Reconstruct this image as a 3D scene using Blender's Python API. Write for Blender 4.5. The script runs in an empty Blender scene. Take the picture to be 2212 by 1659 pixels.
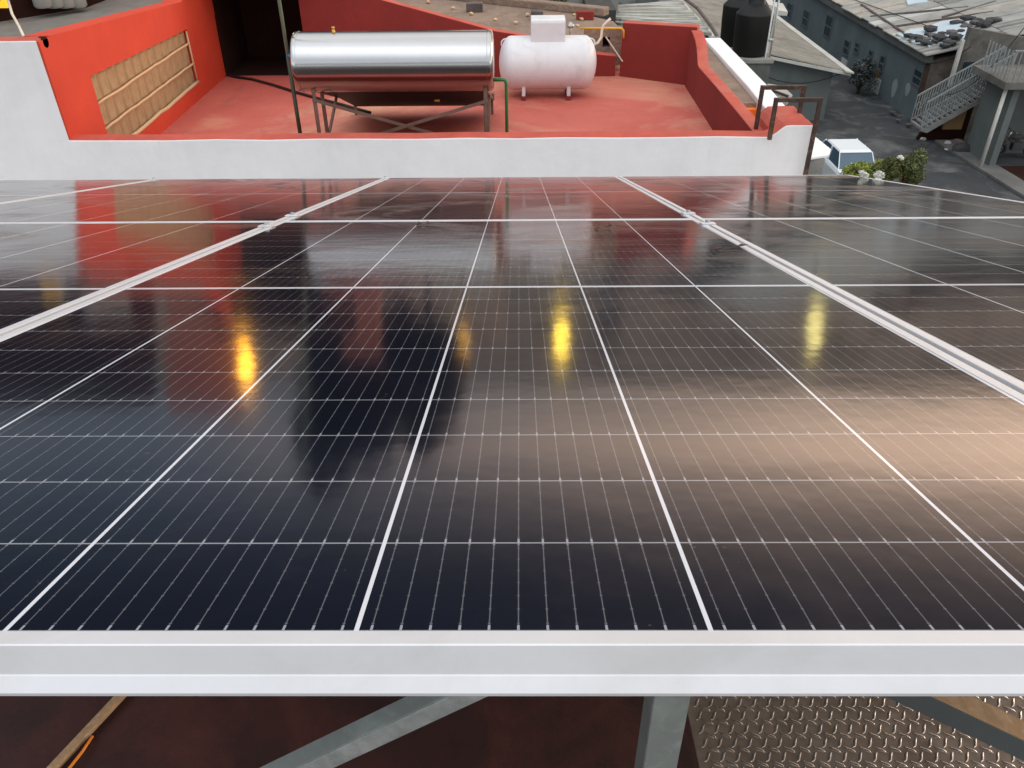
import bpy, bmesh, math, random
from mathutils import Vector, Matrix
R=math.radians
random.seed(7)
sc=bpy.context.scene
COL=sc.collection
CAMZ=11.7
# ---------------------------------------------------------------- camera
TILT=R(17.0)
Rp=Matrix.Rotation(-.0118,3,'Z')@Matrix.Rotation(1.2600,3,'X')@Matrix.Rotation(.0213,3,'Y')
Rt=Matrix.Rotation(-TILT,3,'X')
Rw=Rt@Rp
CAM=Vector((0,0,CAMZ))
cd=bpy.data.cameras.new('camera'); cam=bpy.data.objects.new('camera',cd); COL.objects.link(cam)
cam.matrix_world=Matrix.Translation(CAM)@Rw.to_4x4()
cd.sensor_width=36; cd.lens=28.46; cd.clip_start=.02; cd.clip_end=4000
sc.camera=cam
F=2884/3648*2212
def ray(x,y): return Rw@Vector(((x-1106)/F,-(y-829.5)/F,-1))
def at(x,y,X=None,Y=None,Z=None):
    """point of the place that stands at photo position x,y on a given plane"""
    d=ray(x,y)
    s=X/d.x if X is not None else (Y/d.y if Y is not None else (Z-CAMZ)/d.z)
    return CAM+d*s
PC=Vector((.0985,-.3995,.2865))
def pan(u,v,w=0): return Rt@(Vector((u,v,w))-PC)+CAM
# ---------------------------------------------------------------- light
GLOW,GLOW_P,AHEAD,OVER,BACK=6.8,1.9,.07,1.55,1.12
SUN_AZ=R(60); SUN_EL=R(9)      # azimuth from +Y towards +X
w=bpy.data.worlds.new("World"); sc.world=w; w.use_nodes=True
nt=w.node_tree; nt.nodes.clear()
def wn(k,**kw):
    o=nt.nodes.new('ShaderNode'+k)
    for a,b in kw.items(): setattr(o,a,b)
    return o
def wl(a,b): nt.links.new(a,b)
def wm(op,a,b=None,c=None,clamp=False):
    o=wn('Math',operation=op); o.use_clamp=clamp
    for i,v in enumerate((a,b,c)):
        if v is None: continue
        if isinstance(v,(int,float)): o.inputs[i].default_value=v
        else: wl(v,o.inputs[i])
    return o.outputs[0]
def wmix(f,a,b):
    o=wn('Mix',data_type='RGBA')
    for i,v in ((0,f),(6,a),(7,b)):
        if isinstance(v,(int,float)): o.inputs[i].default_value=v
        elif isinstance(v,tuple): o.inputs[i].default_value=(*v,1)
        else: wl(v,o.inputs[i])
    return o.outputs[2]
def wramp(v,a,b,c=0,d=1):
    o=wn('MapRange',interpolation_type='SMOOTHSTEP'); wl(v,o.inputs[0])
    for i,x in enumerate((a,b,c,d)): o.inputs[1+i].default_value=x
    return o.outputs[0]
sky=wn('TexSky'); sky.sky_type='NISHITA'; sky.sun_disc=False
sky.sun_elevation=SUN_EL; sky.sun_rotation=SUN_AZ; sky.altitude=2200; sky.air_density=1.0; sky.dust_density=3.0; sky.ozone_density=1.0
# a dusk cloud deck over the clear sky: grey ahead, bright overhead and behind, peach glow low towards the sun
tc=wn('TexCoord'); sep=wn('SeparateXYZ'); wl(tc.outputs['Generated'],sep.inputs[0]); dx,dy,dz=sep.outputs
sh=(math.sin(SUN_AZ),math.cos(SUN_AZ))
dt=wm('ADD',wm('MULTIPLY',dx,sh[0]),wm('MULTIPLY',dy,sh[1]))
toward=wm('POWER',wm('MAXIMUM',dt,0),GLOW_P)
low=wm('POWER',2.718,wm('MULTIPLY',wm('ABSOLUTE',wm('SUBTRACT',dz,.09)),-17.0))
glow=wm('MULTIPLY',wm('MULTIPLY',toward,low),GLOW)
lum=wm('ADD',wm('ADD',wramp(dz,.07,.27,AHEAD+.36,AHEAD),wramp(dz,.3,.85,0,OVER)),wramp(wm('MULTIPLY',dy,-1),-.1,.7,0,BACK))
nz=wn('TexNoise'); nz.inputs['Scale'].default_value=2.2; nz.inputs['Detail'].default_value=6; mp_=wn('Mapping'); mp_.inputs['Scale'].default_value=(1,1,3.5); wl(tc.outputs['Generated'],mp_.inputs[0]); wl(mp_.outputs[0],nz.inputs['Vector'])
lum=wm('MULTIPLY',lum,wramp(nz.outputs['Fac'],.3,.7,.9,1.1))
tint=wmix(wramp(dt,-.8,.9),(.92,.96,1.02),(1.05,.99,.94))
tl_w=wmix(wramp(dt,.25,.9),(.74,.92,1.20),(1.05,.96,.88))
tint=wmix(wm('MULTIPLY',wramp(dz,.2,.45,1,0),wramp(dy,.2,.6)),tint,tl_w)
vm=wn('VectorMath',operation='SCALE'); wl(tint,vm.inputs[0]); wl(lum,vm.inputs['Scale'])
vg=wn('VectorMath',operation='SCALE'); vg.inputs[0].default_value=(1.0,.66,.45); wl(wm('MULTIPLY',glow,wramp(nz.outputs['Fac'],.3,.7,.9,1.1)),vg.inputs['Scale'])
va=wn('VectorMath',operation='ADD'); wl(vm.outputs[0],va.inputs[0]); wl(vg.outputs[0],va.inputs[1])
bg=wn('Background'); bg.inputs[1].default_value=.1; wl(sky.outputs[0],bg.inputs[0])
bg2=wn('Background'); bg2.inputs[1].default_value=1.0; wl(va.outputs[0],bg2.inputs[0])
ms=wn('MixShader'); ms.inputs[0].default_value=.85; wl(bg.outputs[0],ms.inputs[1]); wl(bg2.outputs[0],ms.inputs[2])
wo=wn('OutputWorld'); wl(ms.outputs[0],wo.inputs[0])
sd=bpy.data.lights.new('sun','SUN'); sd.energy=1.3; sd.angle=R(22); sd.color=(1,.84,.70)
so=bpy.data.objects.new('sun',sd); COL.objects.link(so)
sl_el=SUN_EL
sdir=Vector((math.sin(SUN_AZ)*math.cos(sl_el),math.cos(SUN_AZ)*math.cos(sl_el),math.sin(sl_el)))
so.rotation_euler=sdir.to_track_quat('Z','Y').to_euler()
sc.view_settings.view_transform='Standard'; sc.view_settings.look='None'; sc.view_settings.gamma=1; sc.view_settings.exposure=0
# ---------------------------------------------------------------- materials
class N:
    def __init__(s,name):
        s.m=bpy.data.materials.new(name); s.m.use_nodes=True; s.t=s.m.node_tree
        s.b=s.t.nodes['Principled BSDF']; s.tc=None
    def n(s,k,**kw):
        o=s.t.nodes.new('ShaderNode'+k)
        for a,b in kw.items(): setattr(o,a,b)
        return o
    def l(s,a,b): s.t.links.new(a,b)
    def ma(s,op,a,b=None,c=None):
        o=s.n('Math',operation=op)
        for i,v in enumerate((a,b,c)):
            if v is None: continue
            if isinstance(v,(int,float)): o.inputs[i].default_value=v
            else: s.l(v,o.inputs[i])
        return o.outputs[0]
    def mix(s,f,a,b,bt='MIX'):
        o=s.n('Mix',data_type='RGBA',blend_type=bt)
        for i,v in ((0,f),(6,a),(7,b)):
            if isinstance(v,(int,float)): o.inputs[i].default_value=v
            elif isinstance(v,tuple): o.inputs[i].default_value=(*v,1) if len(v)==3 else v
            else: s.l(v,o.inputs[i])
        return o.outputs[2]
    def pos(s): return s.n('NewGeometry').outputs['Position']
    def obj(s): return s.n('TexCoord').outputs['Object']
    def mapped(s,src,sc_):
        m=s.n('Mapping'); s.l(src,m.inputs[0]); m.inputs['Scale'].default_value=sc_; return m.outputs[0]
    def noise(s,vec,scale,det=4,rough=.55,dist=0):
        o=s.n('TexNoise'); s.l(vec,o.inputs['Vector']); o.inputs['Scale'].default_value=scale; o.inputs['Detail'].default_value=det
        o.inputs['Roughness'].default_value=rough; o.inputs['Distortion'].default_value=dist; return o.outputs['Fac']
    def ramp(s,f,lo,hi):
        o=s.n('MapRange'); s.l(f,o.inputs[0]); o.inputs[1].default_value=lo; o.inputs[2].default_value=hi; return o.outputs[0]
    def bump(s,h,st,dist=.01):
        o=s.n('Bump'); s.l(h,o.inputs['Height']); o.inputs['Strength'].default_value=st; o.inputs['Distance'].default_value=dist; s.l(o.outputs[0],s.b.inputs['Normal'])
def mat(name,col,rough=.7,metal=0,var=.18,scale=3,stain=None,stain_amt=.5,stain_sc=1.2,bump=.15,bscale=40,bdist=.006,spec=.5,streak=False):
    k=N(name); p=k.pos()
    c2=tuple(max(0,x*(1-var)) for x in col); c3=tuple(min(1,x*(1+var*.6)) for x in col)
    f=k.ramp(k.noise(p,scale,6,.65),.3,.7); c=k.mix(f,c2,c3)
    if stain:
        v=k.mapped(p,(1,1,.18)) if streak else p
        g=k.ramp(k.noise(v,stain_sc,7,.68,.6),.5,.72); c=k.mix(k.ma('MULTIPLY',g,stain_amt),c,stain)
    k.l(c,k.b.inputs['Base Color']); k.b.inputs['Roughness'].default_value=rough; k.b.inputs['Metallic'].default_value=metal
    k.b.inputs['Specular IOR Level'].default_value=spec
    if bump: k.bump(k.noise(p,bscale,5,.6),bump,bdist)
    return k.m
MT={}
MT['white']=mat('white_plaster',(.85,.85,.85),.85,var=.06,scale=1.5,stain=(.52,.50,.47),stain_amt=.17,stain_sc=2.4,bump=.4,bscale=7,bdist=.016,streak=True)
def floormat():
    k=N('red_roof_floor'); p=k.pos()
    c=k.mix(k.ramp(k.noise(p,.8,6,.65),.3,.7),(.47,.09,.066),(.56,.135,.10))
    g=k.ramp(k.noise(p,.42,7,.68,.6),.48,.68); c=k.mix(k.ma('MULTIPLY',g,.85),c,(.62,.32,.20))
    g=k.ramp(k.noise(k.mapped(p,(1.6,.9,1)),1.1,8,.72,1.1),.56,.74); c=k.mix(k.ma('MULTIPLY',g,.5),c,(.26,.07,.055))
    g=k.ramp(k.noise(p,14,5,.7),.62,.78); c=k.mix(k.ma('MULTIPLY',g,.35),c,(.66,.36,.30))
    vo=k.n('TexVoronoi',feature='DISTANCE_TO_EDGE'); vo.inputs['Scale'].default_value=.55; nn=k.n('TexNoise'); nn.inputs['Scale'].default_value=2.5; nn.inputs['Detail'].default_value=5; k.l(p,nn.inputs['Vector'])
    vm_=k.n('VectorMath',operation='MULTIPLY_ADD'); k.l(nn.outputs['Color'],vm_.inputs[0]); vm_.inputs[1].default_value=(.5,.5,.5); k.l(p,vm_.inputs[2]); k.l(vm_.outputs[0],vo.inputs['Vector'])
    c=k.mix(k.ma('MULTIPLY',k.ma('LESS_THAN',vo.outputs['Distance'],.003),.18),c,(.22,.07,.06))
    k.l(c,k.b.inputs['Base Color']); k.l(k.ramp(k.noise(p,1.2,5,.6),.2,.8),k.b.inputs['Roughness']); k.b.inputs['Roughness'].default_value=.7
    r=k.n('MapRange'); k.l(k.noise(p,1.2,5,.6),r.inputs[0]); r.inputs[3].default_value=.55; r.inputs[4].default_value=.85; k.l(r.outputs[0],k.b.inputs['Roughness'])
    k.bump(k.noise(p,30,5,.6),.35,.008); return k.m
MT['floor']=floormat()
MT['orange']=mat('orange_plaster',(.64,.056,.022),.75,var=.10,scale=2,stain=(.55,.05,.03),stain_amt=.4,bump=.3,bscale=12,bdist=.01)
MT['red']=mat('red_plaster',(.22,.020,.015),.85,var=.14,scale=2,stain=(.16,.014,.010),stain_amt=.5,bump=.35,bscale=14,bdist=.01)  # darker red: shade on the wall sides is painted in; plain on small pieces
MT['redtop']=mat('red_lit_top',(.50,.085,.055),.8,var=.2,scale=6,stain=(.55,.20,.14),stain_amt=.5,bump=.4,bscale=25,bdist=.01)  # lighter copy of the red: skylight on the wall tops painted in
MT['maroon']=mat('shaded_red_floor',(.032,.006,.004),.7,var=.6,scale=2.6,stain=(.085,.018,.012),stain_amt=.7,stain_sc=2.2,bump=.3)  # shade under the panels is painted into this near-black red
MT['shed']=mat('shade_dark_plaster',(.030,.012,.009),.95,var=.3,scale=2,bump=.2,spec=.1)  # near-black: shade of recesses, holes and porch painted into the colour
MT['tan']=mat('tan_block',(.42,.28,.15),.85,var=.16,scale=9,stain=(.33,.20,.10),stain_amt=.5,stain_sc=6,bump=.5,bscale=60)
MT['mortar']=mat('pale_mortar',(.66,.45,.26),.9,var=.1,scale=20,bump=.4,bscale=90)
MT['brown']=mat('brown_mortar_roof',(.27,.19,.14),.9,var=.25,scale=1.5,stain=(.40,.30,.22),stain_amt=.7,stain_sc=5,bump=.8,bscale=16,bdist=.04)
MT['conc']=mat('grey_concrete',(.26,.26,.24),.9,var=.25,scale=2,stain=(.12,.12,.11),stain_amt=.6,stain_sc=1.5,bump=.4,bscale=12,bdist=.03,streak=True)
MT['midconc']=mat('mottled_grey_block',(.135,.13,.115),.9,var=.45,scale=1.6,stain=(.07,.07,.065),stain_amt=.7,stain_sc=1.1,bump=.5,bscale=6,bdist=.04)
MT['darkconc']=mat('dark_concrete',(.10,.11,.105),.9,var=.3,scale=1.5,stain=(.05,.055,.05),stain_amt=.7,stain_sc=1.2,bump=.4,bscale=9,bdist=.03,streak=True)
MT['teal']=mat('grey_blue_plaster',(.105,.135,.145),.9,var=.2,scale=.6,stain=(.16,.19,.19),stain_amt=.7,stain_sc=.7,bump=.3,bscale=5,bdist=.03,streak=True)
MT['teal2']=mat('grey_green_plaster',(.115,.135,.13),.9,var=.2,scale=.6,stain=(.075,.09,.09),stain_amt=.7,stain_sc=.6,bump=.3,bscale=5,bdist=.03,streak=True)
MT['stonewall']=mat('rough_stone_wall',(.155,.135,.115),.95,var=.45,scale=2.2,stain=(.24,.22,.19),stain_amt=.7,stain_sc=1.6,bump=.8,bscale=5,bdist=.08)
MT['asphalt']=mat('street_surface',(.038,.043,.047),.9,var=.35,scale=.5,stain=(.17,.175,.165),stain_amt=.8,stain_sc=.6,bump=.5,bscale=6,bdist=.03)
MT['kerb']=mat('pavement_concrete',(.13,.13,.125),.9,var=.3,scale=1,bump=.3)
MT['earth']=mat('earth',(.17,.14,.11),.95,var=.4,scale=.05,stain=(.05,.065,.03),stain_amt=.8,stain_sc=.03,bump=.5,bscale=1,bdist=.3)
MT['alu']=mat('anodised_aluminium',(.66,.67,.69),.42,metal=.2,var=.05,scale=12,stain=(.50,.49,.47),stain_amt=.35,stain_sc=9,bump=.04,bscale=200,bdist=.0005)
MT['galv']=mat('galvanised_steel',(.42,.46,.45),.45,metal=.6,var=.25,scale=60,stain=(.62,.64,.62),stain_amt=.6,stain_sc=35,bump=.15,bscale=120,bdist=.001)
MT['darksteel']=mat('dark_painted_steel',(.055,.065,.07),.5,var=.12,scale=14,bump=.1,bscale=90,bdist=.001)
MT['greysteel']=mat('grey_painted_steel',(.24,.265,.25),.5,metal=.2,var=.12,scale=14,stain=(.36,.42,.40),stain_amt=.5,stain_sc=25,bump=.1,bscale=90,bdist=.001)
MT['tanprimer']=mat('tan_rusty_steel',(.36,.22,.11),.7,var=.25,scale=30,stain=(.5,.42,.3),stain_amt=.6,stain_sc=40,bump=.3,bscale=120,bdist=.002)
MT['rust']=mat('rusty_brown_steel',(.06,.038,.03),.65,metal=.3,var=.4,scale=14,stain=(.26,.13,.08),stain_amt=.7,stain_sc=10,bump=.3,bscale=60,bdist=.003)
MT['frame']=mat('brown_angle_steel',(.20,.12,.09),.55,metal=.3,var=.2,scale=10,bump=.1)
MT['steel']=mat('stainless_steel',(.50,.50,.50),.19,metal=1,var=.03,scale=4,bump=.03,bscale=3,bdist=.01)
MT['gas']=mat('white_tank_paint',(.72,.72,.73),.5,var=.06,scale=3,stain=(.42,.40,.38),stain_amt=.35,stain_sc=4,bump=.1,bscale=10)
MT['black']=mat('black_plastic',(.007,.008,.008),.55,spec=.3,var=.3,scale=2,bump=.1,bscale=8)
MT['tubeglass']=mat('dark_tube_glass',(.01,.009,.009),.2,var=.2,bump=0)
MT['green']=mat('green_pipe_plastic',(.03,.16,.05),.45,var=.1,bump=0)
MT['palegreen']=mat('weathered_green_pipe',(.22,.27,.19),.6,var=.2,scale=8,bump=0)
MT['darkgreen']=mat('dark_green_pipe',(.035,.045,.025),.6,var=.3,scale=8,bump=0)
MT['blue']=mat('blue_plastic',(.03,.13,.20),.45,var=.1,bump=0)
MT['yellow']=mat('yellow_gas_pipe',(.75,.38,.03),.45,var=.08,bump=0)
MT['cream']=mat('cream_hose',(.72,.62,.50),.55,var=.1,bump=0)
MT['cable']=mat('black_rubber',(.012,.010,.009),.6,var=.2,bump=0)
MT['orangecable']=mat('orange_plastic',(.75,.22,.02),.45,var=.1,bump=0)
MT['copper']=mat('brass_fitting',(.6,.33,.08),.4,metal=.7,var=.1,bump=0)
MT['sheet_w']=mat('whitish_fibre_sheet',(.50,.50,.46),.85,var=.12,scale=1,stain=(.30,.29,.26),stain_amt=.6,stain_sc=1.1,bump=.2,bscale=6,bdist=.02)
MT['sheet_b']=mat('beige_fibre_sheet',(.40,.37,.32),.85,var=.2,scale=1,stain=(.20,.18,.15),stain_amt=.6,stain_sc=1.1,bump=.2,bscale=6,bdist=.02)
MT['roofgrey']=mat('weathered_sheet_roof',(.33,.33,.305),.85,var=.25,scale=.9,stain=(.16,.16,.15),stain_amt=.7,stain_sc=.8,bump=.3,bscale=4,bdist=.04)
MT['tarp']=mat('pale_blue_tarpaulin',(.50,.60,.66),.6,var=.15,scale=1,bump=.6,bscale=2,bdist=.1)
MT['junk']=mat('dark_rubble',(.045,.045,.047),.85,var=.4,scale=3,bump=.5,bscale=8,bdist=.03)
MT['junk2']=mat('brown_rubble',(.12,.10,.095),.9,var=.4,scale=3,bump=.5,bscale=8,bdist=.03)
MT['pane']=mat('dark_window_glass',(.02,.035,.045),.12,var=.2,bump=0)
MT['winframe']=mat('dull_window_frame',(.09,.12,.13),.6,var=.1,bump=0)
MT['doorw']=mat('pale_door_paint',(.42,.44,.44),.7,var=.1,scale=3,bump=.1)
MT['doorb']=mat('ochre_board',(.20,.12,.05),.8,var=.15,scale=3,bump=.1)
MT['patch']=mat('faded_lime_patch',(.23,.27,.28),.9,var=.15,scale=2,bump=.2)
MT['stairw']=mat('pale_stair_concrete',(.21,.21,.20),.85,var=.25,scale=3,bump=.3,bscale=12)
MT['rail']=mat('pale_railing_paint',(.24,.265,.265),.6,var=.2,scale=3,bump=0)
MT['carpaint']=mat('white_car_paint',(.74,.80,.83),.3,var=.03,bump=0)
MT['carglass']=mat('bluish_car_glass',(.05,.10,.15),.1,var=.1,bump=0)
MT['tyre']=mat('tyre_rubber',(.02,.02,.02),.8,var=.2,bump=0)
MT['chrome']=mat('dull_chrome',(.5,.5,.5),.3,metal=1,var=.05,bump=0)
MT['bark']=mat('bark',(.07,.05,.035),.9,var=.3,scale=10,bump=.6,bscale=20,bdist=.02)
MT['plate']=mat('diamond_plate_metal',(.31,.24,.185),.42,metal=.5,var=.3,scale=14,stain=(.50,.40,.33),stain_amt=.45,stain_sc=18,bump=.12,bscale=90,bdist=.001)
MT['lug']=mat('polished_plate_lug',(.85,.76,.68),.25,metal=.9,var=.15,scale=40,bump=.05,bscale=120,bdist=.001)
MT['flower']=mat('white_petals',(.75,.75,.68),.6,var=.1,bump=0)
MT['vivid']=mat('vivid_orange_paint',(.95,.20,.02),.6,var=.06,bump=.1)
MT['pinkwall']=mat('faded_pink_wall',(.46,.17,.12),.85,var=.12,scale=2,bump=.2)
MT['town']=mat('town_walls',(.44,.35,.27),.9,var=.5,scale=.12,stain=(.28,.10,.06),stain_amt=.7,stain_sc=.1,bump=0)
MT['ledge']=mat('grey_ledge',(.20,.19,.17),.9,var=.2,scale=5,bump=.4)
MT['curtain']=mat('grey_cloth',(.30,.30,.28),.9,var=.1,scale=5,bump=.2)
def leafmat(name,a,b,c):
    k=N(name); i=k.n('ObjectInfo'); g=k.noise(k.pos(),9,3,.6)
    col=k.mix(k.ramp(g,.35,.65),a,b); h=k.noise(k.pos(),31,2,.6); col=k.mix(k.ramp(h,.55,.8),col,c)
    k.l(col,k.b.inputs['Base Color']); k.b.inputs['Roughness'].default_value=.55
    try: k.b.inputs['Transmission Weight'].default_value=0
    except Exception: pass
    return k.m
MT['leaf']=leafmat('bright_leaves',(.13,.20,.03),(.26,.33,.05),(.45,.46,.08))
MT['leafd']=leafmat('dark_leaves',(.035,.052,.014),(.09,.115,.025),(.26,.28,.05))
MT['leafg']=leafmat('dry_grey_leaves',(.035,.045,.045),(.06,.07,.068),(.09,.10,.095))
MT['leafx']=leafmat('shadowy_leaves',(.008,.010,.006),(.014,.018,.008),(.02,.025,.01))
def emis(name,col,st):
    k=N(name); k.b.inputs['Base Color'].default_value=(*col,1); k.b.inputs['Emission Color'].default_value=(*col,1); k.b.inputs['Emission Strength'].default_value=st; return k.m
MT['lampO']=emis('amber_lamp_glass',(1,.43,.03),15)
MT['lampY']=emis('yellow_lamp_glass',(1,.66,.07),8)
MT['lampP']=emis('pale_yellow_lamp_glass',(1,.84,.28),5)
MT['lampD']=emis('dim_amber_lamp_glass',(1,.52,.10),3.2)
MT['litwin']=emis('lit_amber_window',(1,.55,.02),.55)

# corrugation: ridges run along local axis given by world X or Y
def corr(name,base,axis,pitch,col_dark):
    k=N(name); p=k.pos(); s=k.n('SeparateXYZ'); k.l(p,s.inputs[0])
    wv=k.ma('SINE',k.ma('MULTIPLY',s.outputs[axis],2*math.pi/pitch))
    f=k.ramp(k.noise(p,.9,6,.65),.35,.7); c=k.mix(f,base,col_dark)
    st=k.mapped(p,(3,.4,1) if axis==0 else (.4,3,1)); g=k.ramp(k.noise(st,1.6,6,.7),.5,.75); c=k.mix(k.ma('MULTIPLY',g,.6),c,col_dark)
    k.l(c,k.b.inputs['Base Color']); k.b.inputs['Roughness'].default_value=.85; k.bump(wv,.9,pitch*.25); return k.m
MT['corrW']=corr('whitish_corrugated_sheet',(.56,.57,.51),1,.75,(.27,.27,.24))
MT['corrB']=corr('beige_corrugated_sheet',(.36,.34,.29),1,.45,(.20,.18,.15))
MT['corrG']=corr('grey_corrugated_sheet',(.36,.36,.335),1,.9,(.15,.15,.14))

# solar laminate
def laminate():
    k=N('solar_cell_laminate'); s=k.n('SeparateXYZ'); k.l(k.obj(),s.inputs[0]); x,y=s.outputs[0],s.outputs[1]
    CP=.2115; RP=.1065
    cx=k.ma('DIVIDE',x,CP)
    dcol=k.ma('MULTIPLY',k.ma('ABSOLUTE',k.ma('SUBTRACT',k.ma('FRACT',k.ma('ADD',cx,.5)),.5)),CP)
    mcol=k.ma('LESS_THAN',dcol,.0015)
    y2=k.ma('SUBTRACT',1.086,k.ma('ABSOLUTE',k.ma('SUBTRACT',y,1.086)))
    r=k.ma('DIVIDE',k.ma('SUBTRACT',y2,.015),RP)
    drow=k.ma('MULTIPLY',k.ma('ABSOLUTE',k.ma('SUBTRACT',k.ma('FRACT',k.ma('ADD',r,.5)),.5)),RP)
    mrow=k.ma('MULTIPLY',k.ma('LESS_THAN',drow,.00085),.42)
    mid=k.ma('GREATER_THAN',r,9.985); edge=k.ma('LESS_THAN',r,0.0)
    side=k.ma('GREATER_THAN',k.ma('ABSOLUTE',x),.6360)
    white=k.ma('MAXIMUM',k.ma('MAXIMUM',mcol,mrow),k.ma('MAXIMUM',mid,k.ma('MAXIMUM',edge,side)))
    bb=k.ma('MULTIPLY',k.ma('FRACT',k.ma('ADD',cx,.0)),12)
    dbb=k.ma('MULTIPLY',k.ma('ABSOLUTE',k.ma('SUBTRACT',k.ma('FRACT',bb),.5)),CP/12)
    fr=k.ma('FRACT',r)
    bus=k.ma('MULTIPLY',k.ma('LESS_THAN',dbb,.0004),.16)
    pads=k.ma('MULTIPLY',k.ma('MULTIPLY',k.ma('LESS_THAN',dbb,.0009),k.ma('LESS_THAN',k.ma('ABSOLUTE',k.ma('SUBTRACT',k.ma('FRACT',k.ma('MULTIPLY',r,7)),.5)),.045)),.14)
    tabs=k.ma('MULTIPLY',k.ma('LESS_THAN',dbb,.0008),k.ma('LESS_THAN',fr,.055))
    tabs=k.ma('MULTIPLY',tabs,.45)
    tabs2=k.ma('MULTIPLY',k.ma('MULTIPLY',k.ma('LESS_THAN',dbb,.0008),k.ma('GREATER_THAN',fr,.965)),.25)
    w2=k.ma('MAXIMUM',k.ma('MAXIMUM',bus,pads),k.ma('MAXIMUM',tabs,tabs2))
    allw=k.ma('MAXIMUM',white,w2)
    # per cell tone
    cid=k.n('CombineXYZ'); k.l(k.ma('FLOOR',cx),cid.inputs[0]); k.l(k.ma('FLOOR',k.ma('DIVIDE',k.ma('SUBTRACT',y,.015),RP)),cid.inputs[1])
    wn=k.n('TexWhiteNoise'); k.l(cid.outputs[0],wn.inputs['Vector'])
    cell=k.mix(wn.outputs['Value'],(.0028,.0046,.0115),(.0038,.0060,.0140))
    c=k.mix(allw,cell,(.64,.66,.71))
    p=k.pos()
    sy=k.n('SeparateXYZ'); k.l(p,sy.inputs[0])
    dust=k.ma('MULTIPLY',k.ramp(k.noise(k.mapped(p,(.9,1.3,1)),1.5,9,.72,1.3),.50,.66),k.ma('ADD',.15,k.ma('MULTIPLY',k.ramp(sy.outputs[1],1.0,2.6),.85)))
    speck=k.ramp(k.noise(p,70,2,.5),.74,.80)
    dust_sheen=k.ma('MULTIPLY',k.ma('MAXIMUM',k.ma('ADD',k.ma('MULTIPLY',dust,.17),k.ma('ADD',.002,k.ma('MULTIPLY',k.ramp(sy.outputs[1],.9,2.8),.07))),k.ma('MULTIPLY',speck,.16)),1)  # film growing with distance paints in a sheen; patches and specks are dust
    c=k.mix(dust_sheen,c,(.40,.29,.22))
    k.l(c,k.b.inputs['Base Color'])
    k.l(k.ma('ADD',k.ma('MULTIPLY',dust,.14),.10),k.b.inputs['Roughness'])
    k.b.inputs['IOR'].default_value=1.45
    k.bump(k.ma('ADD',k.noise(p,9,3,.5),k.ma('MULTIPLY',k.noise(p,260,2,.5),.02)),.025,.02)
    return k.m
MT['cells']=laminate()

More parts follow.
